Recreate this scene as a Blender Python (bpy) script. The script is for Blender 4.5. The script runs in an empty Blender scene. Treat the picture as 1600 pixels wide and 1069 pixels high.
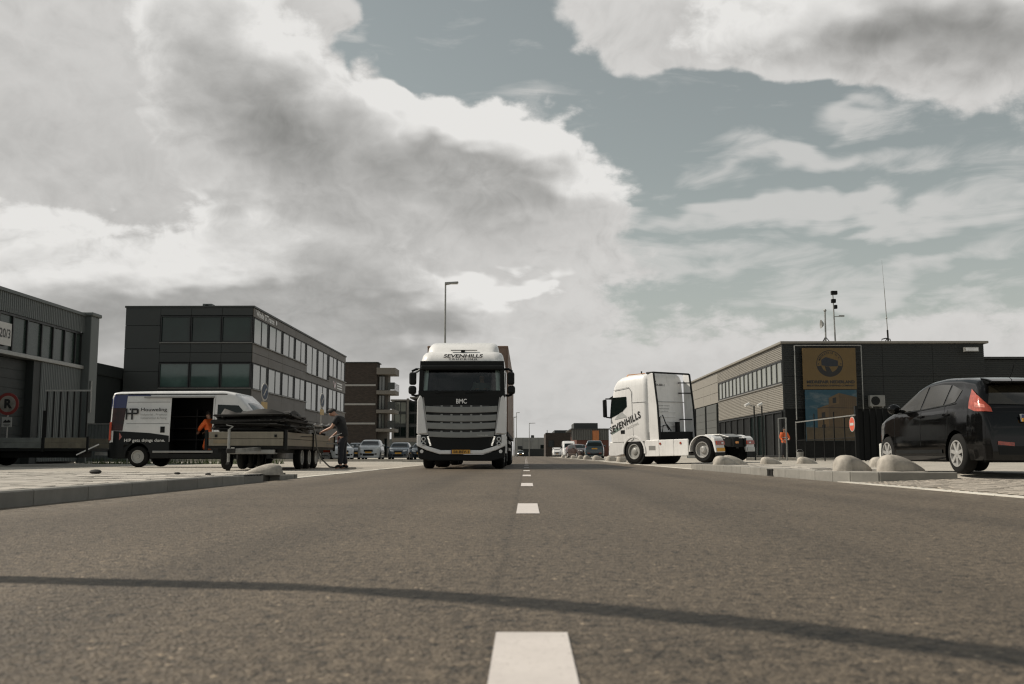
import bpy, bmesh, math, random
from math import sin, cos, pi, sqrt, radians as rad
from mathutils import Vector, Matrix
from mathutils.bvhtree import BVHTree

random.seed(7)
SC = bpy.context.scene
COL = SC.collection

# ------------------------------------------------------------------ camera
cam_data = bpy.data.cameras.new('camera')
cam_data.lens = 35.0
cam_data.sensor_width = 36.0
cam_data.clip_start = 0.05
cam_data.clip_end = 5000
cam_data.dof.use_dof = True
cam_data.dof.focus_distance = 29.0
cam_data.dof.aperture_fstop = 5.0
cam = bpy.data.objects.new('camera', cam_data)
COL.objects.link(cam)
cam.location = (0, 0, 0.40)
cam.rotation_euler = (rad(90 + 6.473), 0, rad(0.805))
SC.camera = cam

# ------------------------------------------------------------------ exposure
SC.view_settings.view_transform = 'Standard'
SC.view_settings.look = 'None'
SC.view_settings.gamma = 1
SC.view_settings.exposure = -0.15
SC.render.engine = 'CYCLES'
SC.cycles.use_denoising = True
SC.cycles.max_bounces = 5
SC.cycles.diffuse_bounces = 3
SC.cycles.glossy_bounces = 3
SC.cycles.filter_width = 1.25

# ------------------------------------------------------------------ sun
SUN_EL, SUN_AZ = rad(43), rad(-79.5)        # azimuth from +Y, negative = to the left
sun_data = bpy.data.lights.new('sun', 'SUN')
sun_data.energy = 5.0
sun_data.angle = rad(0.42)
sun_data.color = (1.0, 0.915, 0.80)
sun = bpy.data.objects.new('sun', sun_data)
COL.objects.link(sun)
sun_dir = Vector((sin(SUN_AZ) * cos(SUN_EL), cos(SUN_AZ) * cos(SUN_EL), sin(SUN_EL)))
sun.rotation_euler = sun_dir.to_track_quat('Z', 'Y').to_euler()
sun.location = sun_dir * 60


class NT:
    """small helper to write node trees as expressions"""
    def __init__(s, tree):
        s.t = tree
    def n(s, typ, ins=None, out=0, **kw):
        nd = s.t.nodes.new(typ)
        for k, v in kw.items():
            setattr(nd, k, v)
        for k, v in (ins or {}).items():
            s.put(nd.inputs[k], v)
        return nd.outputs[out] if len(nd.outputs) else None
    def put(s, inp, v):
        if isinstance(v, bpy.types.NodeSocket):
            s.t.links.new(v, inp)
        else:
            inp.default_value = v
    def m(s, op, a, b=0.0, c=0.0, clamp=False):
        return s.n('ShaderNodeMath', {0: a, 1: b, 2: c}, operation=op, use_clamp=clamp)
    def v(s, op, a, b=(0, 0, 0)):
        o = 1 if op in ('LENGTH', 'DOT_PRODUCT') else 0
        return s.n('ShaderNodeVectorMath', {0: a, 1: b}, out=o, operation=op)
    def noise(s, vec, scale, detail=4, rough=.5, dist=0.0, out=0):
        return s.n('ShaderNodeTexNoise', {'Vector': vec, 'Scale': scale, 'Detail': detail, 'Roughness': rough, 'Distortion': dist}, out=out)
    def ramp(s, val, a, b, lo=0.0, hi=1.0, smooth=True):
        return s.n('ShaderNodeMapRange', {0: val, 1: a, 2: b, 3: lo, 4: hi}, interpolation_type='SMOOTHSTEP' if smooth else 'LINEAR')
    def mix(s, f, a, b, mode='MIX'):
        nd = s.t.nodes.new('ShaderNodeMix')
        nd.data_type = 'RGBA'
        nd.blend_type = mode
        s.put(nd.inputs[0], f); s.put(nd.inputs[6], a); s.put(nd.inputs[7], b)
        return nd.outputs[2]


def C4(c):
    return (c[0], c[1], c[2], 1.0)


# ------------------------------------------------------------------ sky: Nishita air with a broken cumulus deck (directions in degrees)
CLOUD_A = [(-24.87, 12.79, 17.64, 13.86, 0, 1.1), (-13.16, 18.55, 8.4, 5.17, -40, 0.5), (-5.3, 12.47, 12.38, 7.3, 0, 0.9), (-7.94, 20.21, 1.69, 2.59, 0, 0.6), (-3.84, 17.53, 4.18, 3.15, 0, 0.5), (1.08, 15.76, 5.7, 3.73, -25, 0.6), (-13.48, 23.59, 3.7, 2.44, 0, 0.6), (15.33, 24.23, 12.78, 4.0, 0, 1.0), (24.36, 22.05, 10.08, 5.12, 0, 0.8), (-5.01, 22.54, 7.22, 3.69, 0, -0.5), (2.43, 20.33, 4.18, 3.28, 0, -0.55), (8.59, 17.33, 9.49, 3.33, 0, -0.45), (19.23, 17.55, 8.71, 2.01, 0, -0.35), (15.63, 12.36, 10.2, 2.1, 0, -0.4)]
STREAKS = [(11.84, 16.03, 5.4, 1.05, 0, 0.6), (17.48, 16.03, 6.8, 0.88, -6, 0.5), (12.49, 13.32, 10.65, 1.06, -4, 0.65), (20.7, 13.02, 6.5, 1.16, 0, 0.5), (9.92, 11.04, 8.64, 1.58, 0, 0.65), (21.85, 9.71, 7.24, 1.14, 0, 0.5), (26.67, 13.41, 4.13, 4.23, 0, 0.4), (17.89, 17.96, 3.06, 0.6, 0, 0.5), (10.8, 17.63, 3.24, 0.9, 0, 0.45), (1.1, 19.83, 3.8, 0.9, -10, 0.45), (21.59, 18.28, 5.2, 0.65, -4, 0.35), (15.51, 8.85, 8.97, 0.92, 0, 0.4), (23.63, 7.39, 6.1, 0.87, 0, 0.4), (-9.94, 23.17, 1.88, 0.6, 20, 0.5)]
CLOUD_F = [(-14.25, 18.82, 12.24, 5.78, -38, 1.0), (-22.42, 7.89, 20.15, 5.87, 0, 1.0), (-9.3, 8.02, 11.68, 3.1, -8, 0.6), (-0.81, 16.3, 8.17, 3.96, -14, 1.05), (-4.97, 17.68, 3.8, 3.55, 0, 0.4), (-7.83, 20.22, 1.52, 2.38, 0, 0.35), (25.02, 22.56, 12.4, 4.27, 0, 0.95), (14.59, 23.66, 9.36, 3.57, 0, 0.4), (0.31, 9.95, 3.0, 1.24, 0, 0.5)]
world = bpy.data.worlds.new('World')
SC.world = world
world.use_nodes = True
wt = world.node_tree
wt.nodes.clear()
W = NT(wt)
W.n('ShaderNodeTexCoord')
wdir = wt.nodes[-1].outputs['Generated']
W.n('ShaderNodeSeparateXYZ', {0: wdir})
sx, sy, sz = (wt.nodes[-1].outputs[i] for i in range(3))
az = W.m('MULTIPLY', W.m('ARCTAN2', sx, sy), 180 / pi)
el = W.m('MULTIPLY', W.m('ARCSINE', sz), 180 / pi)
# the cloud deck seen in perspective: flatter towards the horizon
flat = W.v('SCALE', wdir)
W.put(wt.nodes[-1].inputs['Scale'], W.m('DIVIDE', 1.0, W.m('ADD', sz, 0.3)))


def noise2(vec, scale, detail, rough, dist=0.0, out=0):
    return W.n('ShaderNodeTexNoise', {'Vector': vec, 'Scale': scale, 'Detail': detail, 'Roughness': rough, 'Distortion': dist}, out=out, noise_dimensions='2D')


warp0 = noise2(flat, 4.2, 3, .55, 0, out=1)
warp = W.v('MULTIPLY', W.v('SUBTRACT', warp0, (.5, .5, .5)), (8, 6, 0))
ae0 = W.n('ShaderNodeCombineXYZ', {0: az, 1: el, 2: 0.0})
aew = W.v('ADD', ae0, warp)


def blobs(lst, vec, tot, gain):
    for (a, e, ra, re_, rot, g) in lst:
        d = W.n('ShaderNodeMapping', {'Vector': vec, 'Location': (a, e, 0), 'Rotation': (0, 0, rad(rot)), 'Scale': (ra * 1.25, re_ * 1.25, 1)}, vector_type='TEXTURE')
        k = W.n('ShaderNodeTexGradient', {0: d}, out=1, gradient_type='SPHERICAL')
        tot = W.m('MULTIPLY_ADD', k, g * gain, tot)
    return tot


fine = noise2(flat, 4.6, 8, .64, .1)
big = noise2(flat, 1.5, 2, .5)


def billow(vec):
    """rounded cauliflower heads"""
    return W.n('ShaderNodeTexVoronoi', {'Vector': vec, 'Scale': 13.0, 'Detail': 4.0, 'Roughness': .56, 'Lacunarity': 2.3}, voronoi_dimensions='2D', feature='F1', normalize=True)


dome = W.v('SCALE', wdir)
W.put(wt.nodes[-1].inputs['Scale'], W.m('DIVIDE', 1.0, W.m('ADD', sz, 1.0)))
soft = W.v('MULTIPLY_ADD', W.v('SUBTRACT', warp0, (.5, .5, .5)), (.05, .05, 0))
W.put(wt.nodes[-1].inputs[2], dome)
puff = billow(soft)
puff2 = billow(W.v('MULTIPLY', soft, (.985, .985, 1)))
# general cover: thick towards the horizon, broken above
cover = W.ramp(el, 3.0, 10.5, .62, .06)
cover = W.m('ADD', cover, W.ramp(W.m('ABSOLUTE', az), 30.0, 42.0, 0.0, .08))
cover = W.m('MULTIPLY_ADD', big, .5, W.m('SUBTRACT', cover, .25 + .16 + .40 - .22))
dens = W.m('MULTIPLY_ADD', fine, .80, blobs(CLOUD_A, aew, cover, 1.4))
dens = W.m('MULTIPLY_ADD', puff, -.62, dens)
alpha = W.ramp(dens, -.02, .24)
raw = W.m('MULTIPLY', W.m('SUBTRACT', puff2, puff), W.ramp(el, 3.0, 12.0, .4, 1.0))
relief = W.m('MULTIPLY', raw, W.ramp(dens, .2, .9, 1.5, .55))
shade = W.m('SUBTRACT', W.ramp(dens, .05, 1.2, 0.02, .26), relief)
shade = W.m('ADD', shade, W.ramp(el, 1.0, 9.0, .06, 0.0))
shade = W.m('MULTIPLY_ADD', W.m('SUBTRACT', fine, .5), -.40, shade)
shade = W.ramp(shade, -.12, 1.15)
cloud_col = W.mix(shade, (.82, .805, .78, 1), (.20, .20, .19, 1))
# nearer cloud bodies: bright rims, grey bellies
tex = W.m('MULTIPLY_ADD', puff, -.50, W.m('MULTIPLY', fine, .75))
front = W.m('ADD', tex, blobs(CLOUD_F, aew, -.62, 1.5))
above = W.m('ADD', tex, blobs(CLOUD_F, W.v('ADD', aew, (-1.2, 2.3, 0)), -.62, 1.5))   # how much cloud stands between here and the light
f_alpha = W.ramp(front, -.02, W.ramp(above, .0, .6, .18, .95))
f_shade = W.m('SUBTRACT', W.ramp(above, -.12, .72, -.08, .72), W.m('MULTIPLY', raw, W.ramp(front, .1, .7, 1.7, .55)))
f_shade = W.m('MULTIPLY_ADD', W.m('SUBTRACT', fine, .5), -.35, f_shade)
f_shade = W.m('MULTIPLY_ADD', W.m('SUBTRACT', big, .5), -.5, f_shade)
f_shade = W.m('MULTIPLY', f_shade, 1.0, clamp=True)
cloud_col = W.mix(f_alpha, cloud_col, W.mix(f_shade, (1.0, .985, .955, 1), (.205, .205, .195, 1)))
alpha = W.m('MAXIMUM', alpha, f_alpha)
sky = W.n('ShaderNodeTexSky', sky_type='NISHITA', sun_disc=False, sun_elevation=SUN_EL, sun_rotation=SUN_AZ,
          air_density=1.2, dust_density=1.0, ozone_density=1.0)
sky = W.n('ShaderNodeHueSaturation', {'Saturation': .40, 'Value': 1.0, 'Color': sky})
sky = W.v('MULTIPLY', sky, (.104, .106, .094))
# thin torn streaks in the open part of the sky
thin = noise2(W.v('MULTIPLY', ae0, (.055, .21, 0)), 2.6, 7, .62, .4)
thin = W.m('MULTIPLY_ADD', thin, 1.5, blobs(STREAKS, aew, -.86, 1.35))
thin = W.m('MULTIPLY', W.ramp(thin, -.05, .75), .80)
haze_band = W.ramp(el, 2.0, 17.0, .30, .02)
sky = W.mix(W.m('MAXIMUM', thin, haze_band), sky, (.80, .79, .765, 1))
bg = W.n('ShaderNodeBackground', {'Color': W.mix(alpha, sky, cloud_col), 'Strength': .88})
below = W.n('ShaderNodeBackground', {'Color': (.20, .19, .17, 1), 'Strength': 1.0})
bg = W.n('ShaderNodeMixShader', {0: W.m('GREATER_THAN', sz, 0.0), 1: below, 2: bg})
W.n('ShaderNodeOutputWorld', {0: bg})
world.cycles.sampling_method = 'MANUAL'
world.cycles.sample_map_resolution = 256

# ------------------------------------------------------------------ materials
MATS = {}


def mat(name, col, rough=.6, metal=0.0, var=.12, scale=3.0, bump=0.0, bscale=40.0, spec=.5, coat=0.0, streak=0.0):
    """plain painted / moulded surface: base colour with uneven wear, optional fine relief"""
    if name in MATS:
        return MATS[name]
    m = bpy.data.materials.new(name)
    m.use_nodes = True
    t = NT(m.node_tree)
    b = m.node_tree.nodes['Principled BSDF']
    W_ = t.n('ShaderNodeTexCoord', out=3)
    nz = t.noise(W_, scale, 5, .6)
    if streak:
        nz2 = t.noise(t.v('MULTIPLY', W_, (3.0, 3.0, .25)), 4.0, 4, .6)
        nz = t.m('ADD', t.m('MULTIPLY', nz, 1 - streak), t.m('MULTIPLY', nz2, streak))
    k = t.ramp(nz, .30, .70, 1 - var, 1 + var, smooth=False)
    cc = t.v('SCALE', C4(col)[:3])
    t.put(m.node_tree.nodes[-1].inputs['Scale'], k)
    t.put(b.inputs['Base Color'], cc)
    t.put(b.inputs['Roughness'], t.ramp(nz, .3, .7, max(.02, rough - .08), min(1, rough + .08), smooth=False))
    b.inputs['Metallic'].default_value = metal
    b.inputs['Specular IOR Level'].default_value = spec
    if coat:
        b.inputs['Coat Weight'].default_value = coat
        b.inputs['Coat Roughness'].default_value = .04
    if bump:
        h = t.noise(W_, bscale, 4, .6)
        t.put(b.inputs['Normal'], t.n('ShaderNodeBump', {'Strength': bump, 'Distance': .01, 'Height': h}))
    MATS[name] = m
    return m


def emis(name, col, strength):
    m = bpy.data.materials.new(name)
    m.use_nodes = True
    b = m.node_tree.nodes['Principled BSDF']
    b.inputs['Base Color'].default_value = C4(col)
    b.inputs['Emission Color'].default_value = C4(col)
    b.inputs['Emission Strength'].default_value = strength
    return m


def clear_glass(name, tint, keep):
    """thin pane: mirror-like reflection over a tinted see-through"""
    m = bpy.data.materials.new(name)
    m.use_nodes = True
    nt = m.node_tree
    nt.nodes.clear()
    t = NT(nt)
    tr = t.n('ShaderNodeBsdfTransparent', {0: C4([c * keep for c in tint])})
    gl = t.n('ShaderNodeBsdfGlossy', {'Color': (1, 1, 1, 1), 'Roughness': .02})
    fr = t.n('ShaderNodeFresnel', {0: 1.5})
    t.n('ShaderNodeOutputMaterial', {0: t.n('ShaderNodeMixShader', {0: t.m('MULTIPLY', fr, 1.3, clamp=True), 1: tr, 2: gl})})
    return m


def asphalt():
    m = bpy.data.materials.new('asphalt')
    m.use_nodes = True
    t = NT(m.node_tree)
    b = m.node_tree.nodes['Principled BSDF']
    co = t.n('ShaderNodeTexCoord', out=3)
    t.n('ShaderNodeSeparateXYZ', {0: co})
    X = m.node_tree.nodes[-1].outputs[0]
    agg = t.n('ShaderNodeTexVoronoi', {'Vector': co, 'Scale': 95.0, 'Randomness': 1.0}, out=1)
    aggv = t.n('ShaderNodeSeparateColor', {0: agg})
    cell = t.n('ShaderNodeTexVoronoi', {'Vector': co, 'Scale': 95.0}, out=0)
    mid = t.noise(co, 26.0, 6, .68)
    patch = t.noise(co, .9, 4, .6)
    lane = t.noise(t.v('MULTIPLY', co, (1.6, .05, 1)), 1.0, 3, .5)
    val = t.m('MULTIPLY_ADD', aggv, .050, .082)
    val = t.m('MULTIPLY', val, t.ramp(mid, .32, .62, .30, 1.30, smooth=False))
    val = t.m('MULTIPLY', val, t.ramp(patch, .3, .7, .86, 1.12, smooth=False))
    val = t.m('MULTIPLY', val, t.ramp(lane, .3, .7, .88, 1.12, smooth=False))
    pits = t.ramp(t.noise(t.v('MULTIPLY', co, (1, .75, 1)), 17.0, 5, .75), .54, .66, 1.0, .20)
    val = t.m('MULTIPLY', val, pits)
    # paving joint running beside the centre line
    wob = t.m('MULTIPLY_ADD', t.noise(co, 2.2, 4, .6), .10, -.05 + .09)
    seam = t.m('ABSOLUTE', t.m('ADD', X, wob))
    sm = t.ramp(seam, .004, .03, .80, 1.0)
    val = t.m('MULTIPLY', val, sm)
    spark = t.ramp(aggv, .9935, .999, 0.0, .22)
    val = t.m('ADD', val, spark)
    # tyre-polished tracks, fine cracks, dusty margins
    trk = t.m('ABSOLUTE', t.m('SUBTRACT', t.m('ABSOLUTE', t.m('SUBTRACT', t.m('ABSOLUTE', X), 2.05)), .82))
    trk = t.m('MULTIPLY', t.ramp(trk, .05, .50, 1.0, 0.0), t.noise(t.v('MULTIPLY', co, (2.0, .12, 1)), 1.0, 4, .6))
    val = t.m('MULTIPLY', val, t.ramp(trk, .15, .75, 1.04, .74, smooth=False))
    ck = t.n('ShaderNodeTexVoronoi', {'Vector': t.v('ADD', t.v('MULTIPLY', co, (1, .45, 1)), t.v('SCALE', t.noise(co, 3.0, 5, .7, out=1))), 'Scale': .42}, feature='DISTANCE_TO_EDGE')
    ck = t.m('MAXIMUM', t.ramp(ck, .0015, .006, .35, 1.0), t.ramp(t.noise(co, .35, 3, .6), .47, .53, 1.0, 0.0))
    val = t.m('MULTIPLY', val, ck)
    edge_d = t.m('ABSOLUTE', t.m('SUBTRACT', X, .34))
    dust = t.m('MULTIPLY', t.ramp(edge_d, 3.3, 4.25, 0.0, 1.0), t.ramp(t.noise(co, 5.0, 6, .7), .40, .65))
    col = t.v('SCALE', (1.03, .81, .565))
    t.put(m.node_tree.nodes[-1].inputs['Scale'], val)
    col = t.mix(t.m('MULTIPLY', dust, .45), col, (.27, .235, .185, 1))
    t.put(b.inputs['Base Color'], col)
    b.inputs['Roughness'].default_value = .62
    b.inputs['Specular IOR Level'].default_value = .40
    hgt = t.m('ADD', t.m('MULTIPLY', cell, -.6), t.m('MULTIPLY', mid, 1.2))
    t.put(b.inputs['Normal'], t.n('ShaderNodeBump', {'Strength': .9, 'Distance': .010, 'Height': hgt}))
    return m


def paver_mat(name, c1, c2, mortar, bw, bh, ms=.012, rough=.85, offs=.5):
    m = bpy.data.materials.new(name)
    m.use_nodes = True
    t = NT(m.node_tree)
    b = m.node_tree.nodes['Principled BSDF']
    co = t.n('ShaderNodeTexCoord', out=3)
    br = t.n('ShaderNodeTexBrick', {'Vector': co, 'Color1': C4(c1), 'Color2': C4(c2), 'Mortar': C4(mortar), 'Scale': 1.0, 'Mortar Size': ms,
                                    'Brick Width': bw, 'Row Height': bh, 'Mortar Smooth': .2, 'Bias': 0.0}, offset=offs)
    nz = t.ramp(t.noise(co, .7, 6, .65), .3, .7, .72, 1.22, smooth=False)
    cc = t.v('SCALE', br)
    t.put(m.node_tree.nodes[-1].inputs['Scale'], nz)
    t.put(b.inputs['Base Color'], cc)
    b.inputs['Roughness'].default_value = rough
    t.put(b.inputs['Normal'], t.n('ShaderNodeBump', {'Strength': .3, 'Distance': .01, 'Height': t.noise(co, 30, 4, .6)}))
    return m


def piece_mat(name, col, spread=.18, rough=.85, bump=.35, bscale=60):
    """material whose tone differs a little from piece to piece"""
    m = bpy.data.materials.new(name)
    m.use_nodes = True
    t = NT(m.node_tree)
    b = m.node_tree.nodes['Principled BSDF']
    co = t.n('ShaderNodeTexCoord', out=3)
    t.n('ShaderNodeObjectInfo')
    rnd = m.node_tree.nodes[-1].outputs['Random']
    k = t.m('MULTIPLY', t.ramp(rnd, 0, 1, 1 - spread, 1 + spread, smooth=False), t.ramp(t.noise(co, 3.0, 6, .7), .3, .7, .82, 1.15, smooth=False))
    cc = t.v('SCALE', col)
    t.put(m.node_tree.nodes[-1].inputs['Scale'], k)
    t.put(b.inputs['Base Color'], cc)
    b.inputs['Roughness'].default_value = rough
    t.put(b.inputs['Normal'], t.n('ShaderNodeBump', {'Strength': bump, 'Distance': .004, 'Height': t.noise(co, bscale, 5, .7)}))
    return m


def line_paint():
    m = bpy.data.materials.new('line_paint')
    m.use_nodes = True
    t = NT(m.node_tree)
    b = m.node_tree.nodes['Principled BSDF']
    co = t.n('ShaderNodeTexCoord', out=3)
    nz = t.noise(co, 60, 5, .7)
    pat = t.noise(co, 6, 4, .6)
    k = t.m('MULTIPLY', t.ramp(nz, .32, .5, .90, 1.0), t.ramp(pat, .3, .7, .93, 1.03))
    cc = t.v('SCALE', (.555, .515, .485))
    t.put(m.node_tree.nodes[-1].inputs['Scale'], k)
    spots = t.m('MULTIPLY', t.ramp(t.noise(co, 48, 5, .75), .60, .66), t.ramp(pat, .40, .62))
    t.put(b.inputs['Base Color'], t.mix(t.m('MULTIPLY', spots, .7), cc, (.13, .11, .085, 1)))
    b.inputs['Roughness'].default_value = .7
    t.put(b.inputs['Normal'], t.n('ShaderNodeBump', {'Strength': .3, 'Distance': .003, 'Height': t.noise(co, 120, 4, .7)}))
    return m


MA = dict(
    asphalt=asphalt(), paint=line_paint(),
    concrete=mat('concrete', (.40, .375, .33), .9, var=.2, scale=2.5, bump=.5, bscale=70),
    bollard=mat('bollard_concrete', (.37, .34, .295), .9, var=.38, scale=5, bump=1.0, bscale=70, streak=.35),
    kerb=piece_mat('kerb_concrete', (.21, .20, .178), .12, .92, .5, 80),
    edge=piece_mat('edge_block', (.55, .52, .46), .12, .9, .4, 80),
    slab=piece_mat('paving_slab', (.40, .37, .325), .22, .88, .4, 70),
    paver=piece_mat('brick_paver', (.36, .32, .27), .25, .9, .5, 70),
    joint=mat('joint_sand', (.10, .09, .075), .95, var=.3, scale=9, bump=.4),
    lot=paver_mat('lot_paving', (.34, .315, .27), (.42, .385, .33), (.17, .155, .13), .42, .21),
    ground=mat('far_ground', (.24, .225, .19), .95, var=.25, scale=.3, bump=.3),
    blk=mat('black_plastic', (.008, .009, .009), .5, var=.2, spec=.2),
    rubber=mat('tyre_rubber', (.010, .010, .0095), .85, var=.25, scale=20, spec=.2, bump=.3, bscale=120),
    steel=mat('grey_steel', (.30, .30, .29), .45, .7, var=.15),
    chrome=mat('alloy', (.42, .415, .40), .3, .35, var=.08),
    hub=mat('wheel_grey', (.36, .36, .34), .45, .2, var=.15),
    white=mat('truck_white', (.72, .715, .70), .30, var=.09, scale=1.6, coat=.4, streak=.4),
    vanw=mat('van_white', (.66, .66, .65), .3, var=.06, scale=2, coat=.4),
    vanb=mat('van_black', (.006, .0075, .008), .35, var=.15, spec=.25),
    vanblue=mat('van_blue', (.028, .035, .11), .35, var=.1, coat=.3),
    glass=mat('dark_glass', (.006, .011, .010), .04, var=.1, spec=.35),
    teal=mat('teal_glass', (.055, .095, .085), .05, var=.25, scale=.6, spec=.7),
    skyglass=mat('sky_reflection_glass', (.19, .20, .175), .05, var=.15, scale=.5, spec=1.0),  # bright sky reflection put into the base colour of the panes
    greenglass=mat('green_panel', (.030, .045, .038), .25, var=.25, scale=.8, spec=.4),
    chassis=mat('chassis_black', (.010, .0105, .010), .65, var=.3, scale=6, spec=.2),
    plate=mat('plate_yellow', (.62, .31, .035), .5, var=.08),
    text=mat('ink_black', (.012, .012, .012), .5, var=.05),
    textw=mat('ink_white', (.72, .72, .70), .5, var=.05),
    textg=mat('ink_grey', (.22, .22, .21), .5, var=.05),
    red=mat('lamp_red', (.30, .052, .030), .12, var=.35, scale=22, coat=.6),
    amber=mat('lamp_amber', (.75, .28, .02), .2, var=.15, coat=.5),
    lampw=mat('lamp_clear', (.62, .62, .60), .12, .3, var=.15, coat=.6),
    board=mat('aluminium_board', (.20, .18, .14), .55, .15, var=.25, scale=3, streak=.4),
    rust=mat('scrap_steel', (.022, .021, .019), .75, .3, var=.5, scale=9),
    skin=mat('skin', (.42, .235, .16), .55, var=.08),
    hair=mat('dark_hair', (.012, .009, .007), .7, var=.2),
    cloth=mat('black_cloth', (.014, .014, .015), .9, var=.3, scale=12),
    navy=mat('dark_trousers', (.015, .016, .02), .9, var=.3, scale=12),
    maroon=mat('maroon_pocket', (.085, .014, .012), .85, var=.2),
    orange=mat('hi_vis_orange', (.86, .16, .035), .7, var=.12, scale=10),
    reflect=mat('reflective_tape', (.62, .62, .58), .4, var=.1),
    clad=mat('dark_cladding', (.034, .038, .036), .55, var=.10, scale=.8, streak=.5),
    clad_lit=mat('lit_cladding', (.105, .092, .078), .55, var=.10, scale=.8, streak=.5),  # office cladding again, brighter light on its road side put into the colour
    hall=mat('hall_grey', (.098, .110, .106), .5, var=.12, scale=.9, streak=.5),
    halld=mat('hall_door', (.016, .020, .019), .6, var=.15, scale=.8, streak=.4),
    medl=mat('light_siding', (.215, .20, .172), .5, var=.08, scale=.6, streak=.5),
    medd=mat('shaded_siding', (.021, .024, .023), .6, var=.10, scale=.6, streak=.5),  # same siding on the sunless front, its shade put into the colour
    plinth=mat('dark_plinth', (.007, .008, .008), .6, var=.2, spec=.15),
    frame=mat('window_frame', (.010, .011, .011), .45, var=.1),
    sill=mat('sill_grey', (.22, .215, .20), .5, .2, var=.1),
    gal=mat('galvanised', (.30, .30, .285), .45, .6, var=.2, scale=8),
)


# ------------------------------------------------------------------ mesh helpers
class MB:
    def __init__(s):
        s.v, s.f = [], []
    def add(s, vs, fs):
        o = len(s.v)
        s.v += [tuple(p) for p in vs]
        s.f += [tuple(i + o for i in f) for f in fs]
        return s
    def box(s, x0, x1, y0, y1, z0, z1):
        vs = [(x, y, z) for z in (z0, z1) for y in (y0, y1) for x in (x0, x1)]
        return s.add(vs, [(0, 2, 3, 1), (4, 5, 7, 6), (0, 1, 5, 4), (2, 6, 7, 3), (0, 4, 6, 2), (1, 3, 7, 5)])
    def bar(s, p, q, w, h=None, up=(0, 0, 1)):
        """square bar from p to q"""
        p, q = Vector(p), Vector(q)
        d = (q - p).normalized()
        u = Vector(up)
        if abs(d.dot(u)) > .98:
            u = Vector((1, 0, 0))
        a = d.cross(u).normalized() * (w / 2)
        b = a.cross(d).normalized() * ((h or w) / 2)
        vs = [p - a - b, p + a - b, p + a + b, p - a + b, q - a - b, q + a - b, q + a + b, q - a + b]
        return s.add(vs, [(0, 3, 2, 1), (4, 5, 6, 7), (0, 1, 5, 4), (1, 2, 6, 5), (2, 3, 7, 6), (3, 0, 4, 7)])
    def cyl(s, p, q, r, r2=None, n=12):
        p, q = Vector(p), Vector(q)
        r2 = r if r2 is None else r2
        d = (q - p).normalized()
        u = Vector((0, 0, 1)) if abs(d.z) < .9 else Vector((1, 0, 0))
        a = d.cross(u).normalized()
        b = d.cross(a)
        vs = [p + (a * cos(2 * pi * i / n) + b * sin(2 * pi * i / n)) * r for i in range(n)]
        vs += [q + (a * cos(2 * pi * i / n) + b * sin(2 * pi * i / n)) * r2 for i in range(n)]
        fs = [(i, (i + 1) % n, n + (i + 1) % n, n + i) for i in range(n)]
        return s.add(vs, fs + [tuple(range(n - 1, -1, -1)), tuple(range(n, 2 * n))])
    def tube(s, pts, r, n=8):
        pts = [Vector(p) for p in pts]
        vs = []
        for i, p in enumerate(pts):
            d = (pts[min(i + 1, len(pts) - 1)] - pts[max(i - 1, 0)]).normalized()
            u = Vector((0, 0, 1)) if abs(d.z) < .95 else Vector((1, 0, 0))
            a = d.cross(u).normalized()
            b = d.cross(a)
            vs += [p + (a * cos(2 * pi * k / n) + b * sin(2 * pi * k / n)) * r for k in range(n)]
        fs = [(i * n + k, i * n + (k + 1) % n, (i + 1) * n + (k + 1) % n, (i + 1) * n + k) for i in range(len(pts) - 1) for k in range(n)]
        m = (len(pts) - 1) * n
        return s.add(vs, fs + [tuple(range(n - 1, -1, -1)), tuple(range(m, m + n))])
    def lathe(s, prof, c, axis='x', n=24, sgn=1, cap=True):
        """profile of (radius, offset along axis)"""
        vs = []
        for r, h in prof:
            for i in range(n):
                a = 2 * pi * i / n
                if axis == 'x':
                    vs.append((c[0] + h * sgn, c[1] + r * cos(a), c[2] + r * sin(a)))
                elif axis == 'y':
                    vs.append((c[0] + r * cos(a), c[1] + h * sgn, c[2] + r * sin(a)))
                else:
                    vs.append((c[0] + r * cos(a), c[1] + r * sin(a), c[2] + h * sgn))
        fs = [(j * n + i, j * n + (i + 1) % n, (j + 1) * n + (i + 1) % n, (j + 1) * n + i) for j in range(len(prof) - 1) for i in range(n)]
        m = (len(prof) - 1) * n
        return s.add(vs, fs + ([tuple(range(n - 1, -1, -1)), tuple(range(m, m + n))] if cap else []))
    def loft(s, loops, cap=True, skip=None):
        n = len(loops[0])
        vs = [p for l in loops for p in l]
        fs = []
        for j in range(len(loops) - 1):
            for i in range(n):
                f = (j * n + i, j * n + (i + 1) % n, (j + 1) * n + (i + 1) % n, (j + 1) * n + i)
                if skip:
                    c = sum((Vector(vs[k]) for k in f), Vector()) / 4
                    if skip(c):
                        continue
                fs.append(f)
        if cap:
            m = (len(loops) - 1) * n
            fs += [tuple(range(n - 1, -1, -1)), tuple(range(m, m + n))]
        return s.add(vs, fs)
    def prism(s, poly, axis, a, b):
        """2D polygon extruded along an axis; poly in the two other axes in xyz order"""
        def P(p, h):
            return {'x': (h, p[0], p[1]), 'y': (p[0], h, p[1]), 'z': (p[0], p[1], h)}[axis]
        n = len(poly)
        vs = [P(p, a) for p in poly] + [P(p, b) for p in poly]
        return s.add(vs, [tuple(range(n)), tuple(range(2 * n - 1, n - 1, -1))] + [(i, i + n, (i + 1) % n + n, (i + 1) % n) for i in range(n)])
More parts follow.
